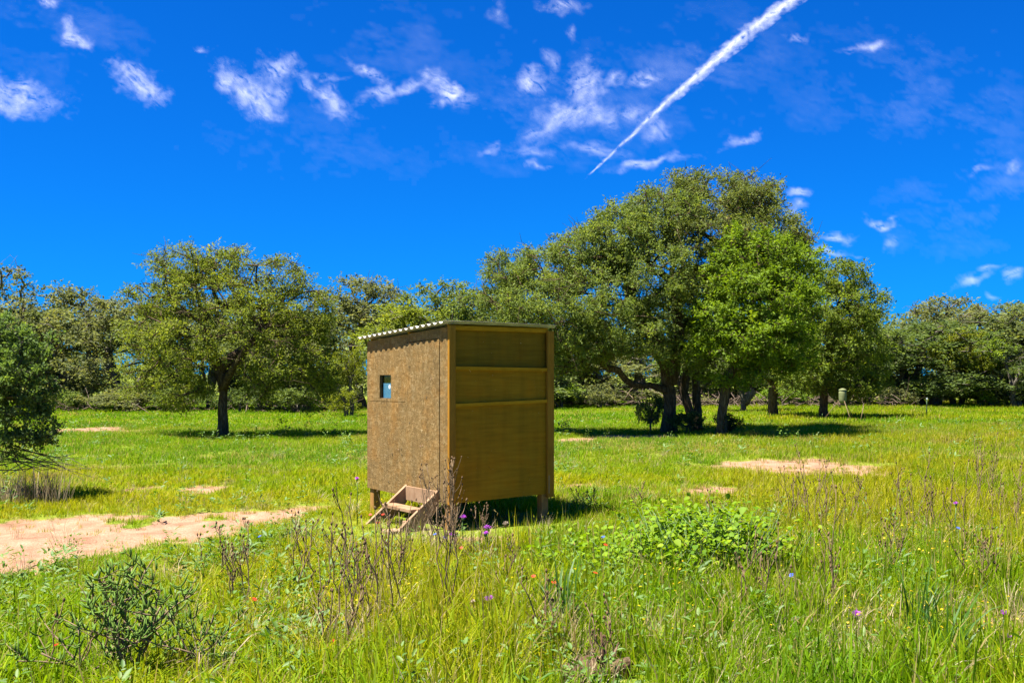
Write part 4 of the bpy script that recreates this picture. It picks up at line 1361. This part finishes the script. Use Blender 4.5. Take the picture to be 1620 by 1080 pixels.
# door side, in sun
ft = -.018
panel('hinge_strip', [(.0065, .27), (.158, .27), (.158, roof_z(.158) - .02), (.0065, roof_z(0) - .02)], 'side', ft, -.0005, M['osb'])
panel('header_board', [(.163, 2.000), (.872, 1.975), (.872, roof_z(.872) - .02), (.163, roof_z(.163) - .02)], 'side', ft, -.0005, M['osb'])
door = panel('door', [(.166, .300), (.870, .275), (.870, 1.967), (.166, 1.992)], 'side', ft - .004, -.0005, M['osb'])
panel('wall_board', [(.875, .272), (B_, .285), (B_, 1.306), (.875, 1.312)], 'side', ft + .001, -.0005, M['osb'])
# upper wall board with the window cut out: four strips of one sheet
wy0, wy1, wz0, wz1 = 1.214, 1.484, 1.345, 1.615
bm = bmesh.new()
ztop0, ztop1 = roof_z(.875) - .02, roof_z(B_) - .02
outer = [(.875, 1.317), (B_, 1.311), (B_, ztop1), (.875, ztop0)]
inner = [(wy0, wz0), (wy1, wz0), (wy1, wz1), (wy0, wz1)]
fo = [bm.verts.new((ft, u, z)) for u, z in outer]; fi = [bm.verts.new((ft, u, z)) for u, z in inner]
bo = [bm.verts.new((-.0005, u, z)) for u, z in outer]; bi = [bm.verts.new((-.0005, u, z)) for u, z in inner]
for i in range(4):
    j = (i + 1) % 4
    bm.faces.new((fo[i], fo[j], fi[j], fi[i])); bm.faces.new((bo[j], bo[i], bi[i], bi[j]))
    bm.faces.new((fo[j], fo[i], bo[i], bo[j])); bm.faces.new((fi[i], fi[j], bi[j], bi[i]))
bm_obj('wall_board', bm, M['osb'], hut)
win = empty('window', (0, 0, 0)); win.parent = hut
for lo, hi in (((.0005, wy0 - .03, wz0 - .03), (.03, wy0 + .004, wz1 + .03)), ((.0005, wy1 - .004, wz0 - .03), (.03, wy1 + .03, wz1 + .03)), ((.0005, wy0 + .005, wz0 - .03), (.03, wy1 - .005, wz0 + .003)), ((.0005, wy0 + .005, wz1 - .003), (.03, wy1 - .005, wz1 + .03))):
    box_obj('frame', lo, hi, M['interior'], win, .001)
m, nt, out = new_mat('window_glass')
gl = nd(nt, 'ShaderNodeBsdfGlossy'); gl.inputs['Roughness'].default_value = .05
trn = nd(nt, 'ShaderNodeBsdfTransparent'); trn.inputs[0].default_value = (.8, .86, .88, 1)
mx = nd(nt, 'ShaderNodeMixShader'); mx.inputs[0].default_value = 0.05
nt.links.new(trn.outputs[0], mx.inputs[1]); nt.links.new(gl.outputs[0], mx.inputs[2]); nt.links.new(mx.outputs[0], out.inputs[0])
box_obj('pane', (.012, wy0 + .005, wz0 + .004), (.016, wy1 - .005, wz1 - .004), m, win, 0)
box_obj('blue_sheet', (.0175, wy0 + .006, wz0 + .005), (.0215, wy1 - .03, wz0 + .175), M['blue'], win, 0)
bm = bmesh.new(); bmesh.ops.create_circle(bm, cap_ends=True, segments=14, radius=.026)
r_ = bmesh.ops.extrude_face_region(bm, geom=bm.faces[:]); bmesh.ops.translate(bm, verts=[v for v in r_['geom'] if isinstance(v, bmesh.types.BMVert)], vec=(0, 0, .0015))
bmesh.ops.rotate(bm, verts=bm.verts, cent=(0, 0, 0), matrix=Matrix.Rotation(R(-90), 3, 'Y')); bmesh.ops.translate(bm, verts=bm.verts, vec=(.0172, wy0 + .095, wz0 + .135))
bm_obj('sticker', bm, M['white'], win)
# the two walls away from the camera
panel('rear_wall', [(.02, .28), (A_, .28), (A_, 2.02), (.02, 2.02)], 'front', B_ - .018, B_, M['ply'])
panel('end_wall', [(.02, .28), (B_ - .02, .28), (B_ - .02, 2.01), (.02, 2.105)], 'side', A_ - .018, A_ - .001, M['ply'])
# nails and knots on the door side
rgn = np.random.default_rng(5)
for k in range(16):
    u, z = rgn.uniform(.2, 1.7), rgn.uniform(.4, 1.8)
    if abs(u - 1.35) < .2 and 1.28 < z < 1.68: continue
    box_obj('chip', (ft - .008, u - .004 - .008 * rgn.random(), z - .008 - .014 * rgn.random()), (ft - .0045, u + .005, z + .006), M['interior'] if k % 2 else M['raw_wood'], door if u < .86 else hut, .001)
# corrugated roof sheet: ridges run along the front
nyr, pitch = 260, .121
ys = np.linspace(-.045, B_ + .12, nyr)
ph = ((ys + .045) / pitch + .5) % 1.0
wave = .5 - .5 * np.cos(2 * np.pi * ph)
wave = sstep(.15, .85, wave) * .024
xs = np.linspace(-.092, A_ + .045, 5)
top = np.array([[(x, y, roof_z(y) + .012 + w + .004 * math.sin(x * 2.1 + 1)) for y, w in zip(ys, wave)] for x in xs])
bot = top - (0, 0, .0025)
V = np.concatenate([top.reshape(-1, 3), bot.reshape(-1, 3)])
nt_ = top.shape[0] * nyr
i = (np.arange(4)[:, None] * nyr + np.arange(nyr - 1)[None]).ravel()
f1 = np.stack([i, i + nyr, i + nyr + 1, i + 1], -1); f2 = np.stack([i, i + 1, i + nyr + 1, i + nyr], -1) + nt_
e1 = np.arange(nyr - 1); f3 = np.stack([e1, e1 + 1, e1 + 1 + nt_, e1 + nt_], -1)
e2 = e1 + 4 * nyr; f4 = np.stack([e2 + 1, e2, e2 + nt_, e2 + 1 + nt_], -1)
e3 = np.arange(4) * nyr; f5 = np.stack([e3 + nyr, e3, e3 + nt_, e3 + nyr + nt_], -1); e4 = e3 + nyr - 1; f6 = np.stack([e4, e4 + nyr, e4 + nyr + nt_, e4 + nt_], -1)
link('roof', mesh_np('roof', V, [np.concatenate([f1, f2, f3, f4, f5, f6])], M['roof'], True), hut)
for y0 in (.03, .85, B_ - .06):
    box_obj('purlin', (.012, y0, roof_z(y0) - .035), (A_ - .03, y0 + .038, roof_z(y0) + .006), M['trim_h'], hut, .002)

# ladder steps leaning on the door side
steps = empty('wooden_steps', (HUT[0], HUT[1], 0), HUT_RZ)
tag(steps, 'short weathered wooden steps leaning against the hut door', 'steps')
poly = [(-.024, .405), (-.024, .215), (-.275, -.03), (-.575, -.03)]
for y0 in (.165, .832):
    prism_obj('stringer', poly, y0, y0 + .038, M['raw_wood'], steps)
box_obj('riser', (-.047, .2045, .235), (-.027, .8305, .392), M['raw_wood'], steps)
box_obj('tread', (-.345, .2045, .180), (-.185, .8305, .216), M['raw_wood'], steps)
box_obj('cleat', (-.42, .2045, .065), (-.30, .245, .105), M['raw_wood'], steps)
box_obj('foot_block', (-.66, .10, -.02), (-.50, .26, .035), M['raw_wood'], steps, .006)

# ------------------------------------------------------------------ feeder and post
D = 35.5; X = (1333 - 810) / F * D
fd = empty('game_feeder', (X, D, 0), .3)
tag(fd, 'green drum game feeder on splayed thin legs under the right trees', 'feeder')


def lathe(name, prof, mat, parent, k=18):
    bm = bmesh.new()
    rings = []
    for r, z in prof:
        rings.append([bm.verts.new((r * math.cos(a / k * 6.2832), r * math.sin(a / k * 6.2832), z)) for a in range(k)])
    for a, b in zip(rings[:-1], rings[1:]):
        for i in range(k): bm.faces.new((a[i], a[(i + 1) % k], b[(i + 1) % k], b[i]))
    bm.faces.new(rings[0][::-1]); bm.faces.new(rings[-1])
    return bm_obj(name, bm, mat, parent, True)


lathe('drum', [(.08, .66), (.12, .72), (.128, .75), (.132, .9), (.130, 1.0), (.125, 1.10)], M['feeder'], fd)
lathe('lid', [(.136, 1.1005), (.138, 1.12), (.12, 1.14), (.05, 1.175), (.02, 1.18)], M['feeder'], fd)
lathe('spinner', [(.05, .58), (.06, .59), (.06, .645), (.04, .6595)], M['feeder_leg'], fd)
for k in range(3):
    a = R(-100) + k * R(120)
    tb = Tubes()
    tb.add([(.125 * math.cos(a), .125 * math.sin(a), .74), (.72 * math.cos(a), .72 * math.sin(a), -.03)], [.012, .012], 7)
    tb.build('leg', M['feeder_leg'], fd)
tb = Tubes(); tb.add([(.95, .3, -.02), (1.2, .45, .55)], [.014, .012], 6); tag(tb.build('brace', M['feeder_leg'], fd), 'loose leaning rod')
X, D = gp(1466, 660)
po = empty('steel_post', (X, D, 0)); tag(po, 'thin dark steel post standing alone in the right meadow', 'post')
tb = Tubes(); tb.add([(0, 0, -.05), (0.005, 0, .78)], [.018, .018], 6); tb.build('shaft', M['steel_post'], po)
box_obj('flange', (-.03, -.0215, .70), (.03, -.0185, .76), M['white'], po, .001)

# ------------------------------------------------------------------ foreground plants
# jointed cactus shrub, left foreground
rg = np.random.default_rng(90)
X, D = gp(205, 1072)
cac = empty('tasajillo_cactus', (X, D, 0)); tag(cac, 'dark spindly pencil cactus shrub in the left foreground', 'cactus')


def cactus_branch(p, d, L, r, depth, tb, tj):
    n = max(4, int(L / .05))
    pts = [np.array(p, float)]
    for i in range(n):
        d = d + rg.normal(size=3) * .10 + np.array((0, 0, .04)); d /= np.linalg.norm(d)
        pts.append(pts[-1] + d * L / n)
    pts = np.array(pts)
    tb.add(pts, np.linspace(r, r * .55, len(pts)), 6)
    for i in range(1, len(pts)):
        if i / len(pts) < .3 and depth == 0 or rg.random() < .25: continue
        for _ in range(2):
            a = rg.normal(size=3); a -= a.dot(d) * d * .5; a[2] += .7; a /= np.linalg.norm(a)
            q = pts[i]; jl = rg.uniform(.025, .065)
            e = q + a * jl + np.array((0, 0, .3 * jl))
            tj.add([q, q + a * jl * .5, e], [.0035, .0050, .0030], 5)
    if depth < 2:
        for k in range(4 if depth == 0 else 3):
            i = rg.integers(len(pts) // 3, len(pts))
            a = rg.normal(size=3) * np.array((1, .8, .3)); a[2] = abs(a[2]) * .6 + .35; a /= np.linalg.norm(a)
            cactus_branch(pts[i], a, L * rg.uniform(.4, .65), r * .6, depth + 1, tb, tj)


for a0, L in (((-.55, .1, .75), .50), ((-.1, -.1, 1), .42), ((.55, 0, .85), .50), ((.95, .1, .62), .52), ((-.85, -.1, .42), .42), ((.25, .3, .95), .48), ((-.35, -.3, .8), .36)):
    tb, tj = Tubes(), Tubes()
    d0 = np.array(a0); d0 /= np.linalg.norm(d0)
    cactus_branch((rg.normal() * .04, rg.normal() * .04, -.01), d0, L, .009, 0, tb, tj)
    br = tb.build('branch', M['cactus_stem'], cac)
    tj.build('joints', M['cactus'], br)['kind'] = 'stuff'

# bushy bright vine, right of the hut
X, D = gp(1075, 922)
vine = empty('vine_bush', (X, D, 0)); tag(vine, 'bright lime green vine bush with broad leaves right of the hut', 'bush')
rg = np.random.default_rng(91)
tb = Tubes()
V, Q, tone = [], [], []
lv = bpy.data.meshes.new('leaf')
lvV = np.array([(0, 0, 0), (.35, .42, .06), (.75, .30, .03), (1.05, 0, -.14), (.75, -.30, .03), (.35, -.42, .06), (.5, 0, -.02), (.06, .25, .05), (.06, -.25, .05)])
leaf_faces = [(0, 7, 1, 6), (6, 1, 2, 3), (0, 6, 5, 8), (6, 3, 4, 5)]
leaf_me = [mesh_np('leaf', lvV, [np.array(leaf_faces)], M['vine'], False, {'leaf_tone': np.full(4, t)}) for t in (.05, .3, .5, .7, .95)]
n_leaf = 0
small = []
for k in range(420):
    a = rg.random() * 6.28
    q = np.array((rg.normal() * .20 + .20, rg.normal() * .24, 0.0))
    if k % 3 == 0: q[0] -= .30 + .5 * rg.random()
    hh = (.48 if k % 3 else .26) * rg.uniform(.6, 1.25)
    e = q + np.array((math.cos(a) * .24, math.sin(a) * .24, hh))
    pts = np.array([q, (q + e) / 2 + rg.normal(size=3) * .05 + (0, 0, .05), e])
    tb.add(pts, [.005, .004, .002], 4)
    for i in range(14):
        t = rg.uniform(.3, 1.0)
        p = q * (1 - t) + e * t + rg.normal(size=3) * .05 + (0, 0, .04)
        if p[2] < .05: continue
        small.append((p, t))
rg.shuffle(small)
small.sort(key=lambda s: s[0][1] - s[0][2])        # nearest and highest first: those show largest
for k, (p, t) in enumerate(small):
    s = rg.uniform(.024, .052) * (1.35 if rg.random() < .12 else 1)
    yaw = rg.random() * 6.28; pit = rg.normal() * .45 + .25; rol = rg.normal() * .4
    if k < 280:
        o = link('leaf', leaf_me[rg.integers(0, 5)], vine)
        o.location = p; o.rotation_euler = (rol, pit, yaw); o.scale = (s, s, s)
    else:
        Mx = Matrix.Rotation(yaw, 3, 'Z') @ Matrix.Rotation(pit, 3, 'Y') @ Matrix.Rotation(rol, 3, 'X')
        b = sum(len(v) for v in V)
        V.append(lvV @ np.array(Mx).T * s + p)
        Q.append(np.array(leaf_faces) + b); tone += [float(np.clip(rg.normal() * .2 + .5, 0, 1))] * 4
tb.build('stems', M['stem_green'], vine)['kind'] = 'stuff'
fo_ = link('foliage', mesh_np('foliage', np.concatenate(V), [np.concatenate(Q)], M['vine'], False, {'leaf_tone': np.array(tone)}), vine)
fo_['kind'] = 'stuff'


# dead weed plants: several stalks from one root
def weed_stalk(root, off, h, seed, branches=5, lean=(0, 0), r=.0042):
    rg = np.random.default_rng(seed)
    tb, th = Tubes(), Tubes()
    o = np.array((off[0], off[1], 0.0))
    top = np.array((lean[0] + rg.normal() * .07, lean[1] + rg.normal() * .07, h)) + o
    ts_ = np.linspace(0, 1, 7)
    pts = o + ts_[:, None] * (top - o)[None]; pts[1:-1] += rg.normal(size=(5, 3)) * .014; pts[0, 2] = -.02
    tb.add(pts, np.linspace(r, r * .45, 7), 4)

    def head(p, s):
        th.add([p - (0, 0, s * .6), p, p + (0, 0, s * .5), p + (rg.normal() * s * .3, rg.normal() * s * .3, s * 1.1)], [s * .15, s * .5, s * .45, s * .12], 5)
    head(pts[-1], .015)
    for b in range(branches):
        t = rg.uniform(.35, .95)
        p = np.array([np.interp(t, ts_, pts[:, i]) for i in range(3)])
        a = rg.random() * 6.28; L = (1 - t * .55) * h * rg.uniform(.18, .42)
        e = p + np.array((math.cos(a) * .45, math.sin(a) * .45, .85)) * L
        mid = (p + e) / 2 + np.array((math.cos(a), math.sin(a), -.2)) * L * .08
        tb.add([p, mid, e], [r * .6, r * .5, r * .3], 3, cap=False)
        if rg.random() < .8: head(e, rg.uniform(.009, .016))
        if rg.random() < .3: head(mid, rg.uniform(.006, .010))
    st_ = tb.build('stalk', M['stalk'], root)
    th.build('seed_heads', M['stalk_head'], st_)['kind'] = 'stuff'


rg = np.random.default_rng(92)
PLANTS = [  # photo x, base y, spread (m), height (m), stalks, lean, label
    (572, 965, .06, .66, 6, -.02, 'tall dead weed with thin dark stalks left of the foot of the wooden steps'),
    (592, 1000, .07, .72, 7, -.06, 'dead weed with leaning dark stalks in the foreground straight below the steps'),
    (625, 955, .06, .56, 5, .03, 'dead weed with sparse stalks just right of the leaning foreground weed'),
    (552, 1040, .06, .5, 4, .0, 'short dead weed lowest in the foreground below the steps'),
    (712, 890, .05, .70, 8, .0, 'dense brown dead weed rising in front of the near hut post'),
    (690, 868, .06, .62, 7, -.04, 'tangled dead weed before the right side rail of the steps'),
    (705, 985, .05, .62, 4, .0, 'single file dead weed stalks in the foreground below the hut corner'),
    (352, 925, .05, .36, 4, .0, 'small dead weed between the dirt track and the cactus'),
    (395, 965, .08, .48, 5, .02, 'dead weed with dark seed heads right of the cactus'),
    (470, 950, .08, .52, 6, .0, 'dead weed with many seed heads midway between cactus and steps'),
    (500, 1030, .06, .50, 4, .03, 'dead weed in the bottom foreground left of centre'),
    (1240, 845, .10, .58, 6, -.03, 'dead weed standing before the left part of the right bare patch'),
    (1288, 850, .10, .66, 7, .0, 'dead weed with most seed heads before the middle of the right bare patch'),
    (1345, 840, .10, .55, 5, .02, 'dead weed before the right end of the right bare patch'),
    (1310, 985, .08, .66, 4, -.08, 'slender dead weed leaning left beside the open right thistle'),
    (1400, 935, .10, .56, 5, .0, 'dead weed among the yellow daisies'),
    (1435, 835, .12, .62, 6, .0, 'dead weed at the left of the thick right edge patch'),
    (1500, 880, .10, .80, 7, -.06, 'tallest dead weed in the right edge patch, leaning left'),
    (1548, 815, .10, .72, 8, .02, 'bushy dead weed in the middle of the right edge patch'),
    (1605, 860, .10, .72, 6, .0, 'dead weed cut by the right edge of the view'),
    (1560, 960, .08, .5, 5, .0, 'dead weed above the bare soil in the right corner'),
    (1145, 890, .05, .5, 4, -.1, 'dead weed poking up through the lime green vine bush'),
    (1205, 1000, .07, .52, 5, .0, 'brown dead weed right below the vine bush'),
    (870, 1040, .08, .40, 4, .0, 'short dead weed left of the rotting stump'),
    (958, 1075, .05, .32, 4, .0, 'short dead weed rising beside the rotting stump'),
    (790, 960, .08, .40, 3, .0, 'thin dead weed right of the centre purple thistle'),
    (925, 815, .12, .34, 6, .0, 'dark leafy weed on the right end of the hut shadow'),
    (1000, 812, .10, .28, 4, .0, 'small dark weed right of the hut shadow weed'),
    (120, 1075, .08, .42, 4, .0, 'dead weed in the bottom left corner beside the cactus'),
    (760, 880, .08, .36, 4, .0, 'dead weed before the shaded gap under the hut'),
]
sd = 1000
for px_, py_, sp_, h, n, ln_, lab in PLANTS:
    X, D = gp(px_, py_)
    h *= 1.15
    root = empty('dead_weed', (X, D, float(relief(X, D))))
    tag(root, lab, 'weed', 'dead weeds standing in the meadow')
    for k in range(n):
        weed_stalk(root, rg.normal(size=2) * sp_, h * rg.uniform(.6, 1.15), sd, rg.integers(3, 8), (ln_, 0), .0052); sd += 1


# thistles
def thistle(x, y, h, label, flower='purple', size=.022, seed=0):
    rg = np.random.default_rng(seed)
    root = empty('thistle', (x, y, float(relief(x, y))), rg.random() * 6)
    tag(root, label, 'thistle')
    tb = Tubes()
    pts = np.array([(0, 0, -.02), (.01, 0, h * .4), (.0, .012, h * .75), (.008, .006, h)])
    tb.add(pts, [.005, .0045, .004, .0035], 5)
    tb.build('stem', M['stem_green'] if flower == 'purple' else M['stalk'], root)
    c = pts[-1]
    hd = lathe('bulb', [(.002, -.4 * size), (size * .5, -.1 * size), (size * .62, size * .3), (size * .45, size * .7), (size * .2, size * .8)], M['stem_green'] if flower == 'purple' else M['stalk_head'], root, 9)
    hd.location = c
    V, Q = [], []
    for k in range(70):
        a = rg.random() * 6.28; e = rg.random() ** .7 * 1.25
        d = np.array((math.cos(a) * math.sin(e), math.sin(a) * math.sin(e), math.cos(e)))
        s = np.cross(d, (.2, .3, .9)); s /= np.linalg.norm(s) + 1e-9
        b = len(V); L = size * rg.uniform(1.0, 1.5); w = size * .11
        p0 = np.array((0, 0, size * .55)) + d * size * .2
        V += [p0 - s * w * .5, p0 + s * w * .5, p0 + d * L + s * w, p0 + d * L - s * w]
        Q.append((b, b + 1, b + 2, b + 3))
    fl = link('bloom', mesh_np('bloom', np.array(V), [np.array(Q)], M['purple' if flower == 'purple' else 'pale_head']), root)
    fl.location = c
    V, Q = [], []
    for k in range(7):
        z = h * rg.uniform(.1, .7); a = rg.random() * 6.28
        d = np.array((math.cos(a), math.sin(a), .4)); s = np.array((-d[1], d[0], 0)); L = .07 * rg.uniform(.6, 1.2)
        b = len(V); p = np.array((0, .006, z))
        V += [p, p + d * L * .4 + s * .010, p + d * L, p + d * L * .4 - s * .010]; Q.append((b, b + 1, b + 2, b + 3))
    link('foliage', mesh_np('foliage', np.array(V), [np.array(Q)], M['broad'], False, {'leaf_tone': np.full(7, .4)}), root)
    return root


for k, (px_, py_, d, lab, fl, s) in enumerate((
        (776, 949, 6.3, 'open purple thistle flower alone in the centre foreground grass', 'purple', .026),
        (1351, 973, 6.0, 'open purple thistle flower nearest the right foreground stalks', 'purple', .026),
        (1590, 965, 6.1, 'purple thistle flower over the bare soil by the right edge', 'purple', .022),
        (699, 990, 6.0, 'pale pink thistle bud low in the foreground below the steps', 'purple', .016),
        (773, 832, 8.9, 'upper of the two purple thistles in the shade under the hut', 'purple', .026),
        (770, 840, 8.8, 'lower of the two purple thistles in the shade under the hut', 'purple', .022),
        (731, 814, 9.2, 'purple thistle flower level with the hut floor at its near corner', 'purple', .024),
        (716, 840, 8.7, 'small purple thistle flower directly before the near hut post', 'purple', .020),
        (1440, 981, 6.0, 'small purple thistle bud right of the open foreground thistle', 'purple', .012),
        (1592, 1060, 5.6, 'purple thistle flower lowest in the right corner', 'purple', .018),
        (1514, 794, 8.5, 'small purple thistle flower in the far right stalk patch', 'purple', .018),
        (566, 756, 10.8, 'small purple thistle at the left foot of the hut wall', 'purple', .018),
        (802, 826, 9.0, 'dry brown thistle head right of the purple pair under the hut', 'dry', .024),
        (1262, 989, 6.0, 'left of two dry fluffy thistle heads in the right foreground', 'dry', .022),
        (1284, 993, 6.0, 'right of two dry fluffy thistle heads in the right foreground', 'dry', .020),
        (1211, 988, 6.1, 'round pale thistle bud left of the two dry thistle heads', 'dry', .014),
        (1171, 822, 8.0, 'pale dry thistle head above the vine bush', 'dry', .016),
        (750, 948, 6.4, 'pale closed thistle bud left of the open purple thistle', 'dry', .012))):
    p = at(px_, py_, d)
    thistle(p[0], p[1], max(.12, p[2] - .03), lab, fl, s, 700 + k)


# small red and blue wildflowers
def wildflower(x, y, h, mat, seed, label, group):
    rg = np.random.default_rng(seed)
    root = empty('wildflower', (x, y, float(relief(x, y))))
    tag(root, label, 'flower', group)
    tb = Tubes(); tb.add([(0, 0, -.02), (.01, .005, h * .5), (0, 0, h)], [.0022, .002, .0016], 4); tb.build('stem', M['stem_green'], root)
    V, Q = [], []
    t1 = rg.normal(size=3) * .3 + (0, -.35, .9); t1 /= np.linalg.norm(t1)
    u = np.cross(t1, (1, .2, 0)); u /= np.linalg.norm(u); w = np.cross(t1, u); ps = .017
    for i in range(8):
        a = i / 8 * 6.283; d = u * math.cos(a) + w * math.sin(a); s = np.cross(t1, d); b = len(V)
        p = np.array((0, 0, h))
        V += [p, p + d * ps * .7 + s * ps * .3 + t1 * ps * .2, p + d * ps * 1.1 + t1 * ps * .1, p + d * ps * .7 - s * ps * .3 + t1 * ps * .2]; Q.append((b, b + 1, b + 2, b + 3))
    link('petals', mesh_np('petals', np.array(V), [np.array(Q)], M[mat]), root)
    return root


for k, (px_, py_, d, lab) in enumerate((
        (958, 864, 7.6, 'red wildflower at the left end of the lime green vine bush'), (606, 808, 9.6, 'red wildflower against the left rail of the wooden steps'),
        (586, 808, 9.7, 'red wildflower just left of the steps rail flower'), (844, 913, 6.8, 'red wildflower in open grass halfway between hut and stump'),
        (876, 924, 6.6, 'orange red wildflower right of the one in open grass'), (261, 848, 9.2, 'red wildflower on the near edge of the dirt track'),
        (402, 947, 6.5, 'red wildflower among the dead weeds right of the cactus'), (530, 1039, 5.7, 'red wildflower at the bottom of the view left of centre'),
        (88, 1062, 5.6, 'red wildflower in the bottom left corner'), (942, 908, 6.8, 'red wildflower below the left end of the vine bush'),
        (598, 822, 9.4, 'red wildflower below the left rail of the steps'), (730, 863, 8.6, 'red wildflower on the bare soil before the hut corner'))):
    p = at(px_, py_, d)
    wildflower(p[0], p[1], max(.1, p[2]), 'red', 800 + k, lab, 'red wildflowers')
for k, (px_, py_, d, lab) in enumerate((
        (1218, 812, 8.6, 'blue wildflower at the upper right end of the vine bush'), (954, 851, 8.0, 'blue wildflower above the left end of the vine bush'),
        (688, 842, 9, 'left of two blue wildflowers beneath the hut door'), (704, 846, 9, 'right of two blue wildflowers beneath the hut door'),
        (988, 983, 6.1, 'blue wildflower in the grass below the vine bush'), (1252, 911, 6.8, 'blue wildflower in the grass right below the vine bush'),
        (411, 846, 9, 'blue wildflower beside the dirt track'), (1516, 835, 8.4, 'blue wildflower in the right edge weed patch'))):
    p = at(px_, py_, d)
    wildflower(p[0], p[1], max(.1, p[2]), 'blue_flower', 830 + k, lab, 'blue wildflowers')

# grey bunchgrass under the left edge tree
X, D = gp(45, 800)
bg_ = empty('bunchgrass', (X, D, float(relief(X, D)))); tag(bg_, 'grey dry bunchgrass clump under the dark tree at the left edge', 'grass clump')
for k, (dx, mt, n) in enumerate(((-.25, 'straw', 130), (.12, 'stalk', 130), (.3, 'straw', 90))):
    s_ = blade_mesh('blades', n, .22, .35, .62, .006, 900 + k, .55, 4, mt)
    col.objects.link(s_); s_.parent = bg_; s_.location = (dx, 0, 0)


# weathered wood pieces in the foreground
def log_piece(px_, py_, L, r, yaw, label, seed):
    rg = np.random.default_rng(seed)
    X, D = gp(px_, py_)
    root = empty('dead_log', (X, D, 0), yaw); tag(root, label, 'log')
    tb = Tubes()
    t = np.linspace(-.5, .5, 9)
    pts = np.stack([t * L, np.sin(t * 3) * .04 * L, np.full(9, r * .7) + rg.normal(size=9) * .01], -1)
    tb.add(pts, r * (1 - .35 * np.abs(t) + rg.normal(size=9) * .08), 11, .8, True, seed)
    tb.build('trunk', M['log'], root, False)
    tb = Tubes()
    for k in range(4):
        p = pts[rg.integers(1, 8)]; e = p + rg.normal(size=3) * (.1, .08, .05) + (0, 0, r * 1.6)
        tb.add([p, (p + e) / 2 + rg.normal(size=3) * .01, e], [r * .22, r * .15, r * .06], 5)
    tb.build('branch', M['log'], root, False)


log_piece(945, 1074, .32, .075, .15, 'rotting grey log stump at the bottom edge of the foreground', 3)
log_piece(1352, 1050, .26, .03, .5, 'small broken grey branch on the ground below the right purple thistle', 4)

# broad bladed tall grass in the right foreground
for k, (px_, py_, lab) in enumerate(((1455, 1040, 'clump of tall dark broad grass blades left of the right corner thistles'), (1500, 1075, 'clump of tall broad grass blades at the bottom right'), (890, 1010, 'clump of bright broad grass blades below the vine bush'))):
    X, D = gp(px_, py_)
    root = empty('grass_clump', (X, D, float(relief(X, D)))); tag(root, lab, 'grass clump')
    for j in range(3):
        s_ = blade_mesh('blades', 9, .07, .30, .62, .014, 950 + k * 5 + j, .55, 5, 'broad_blade')
        col.objects.link(s_); s_.parent = root; s_.rotation_euler = (0, 0, j * 2.1)
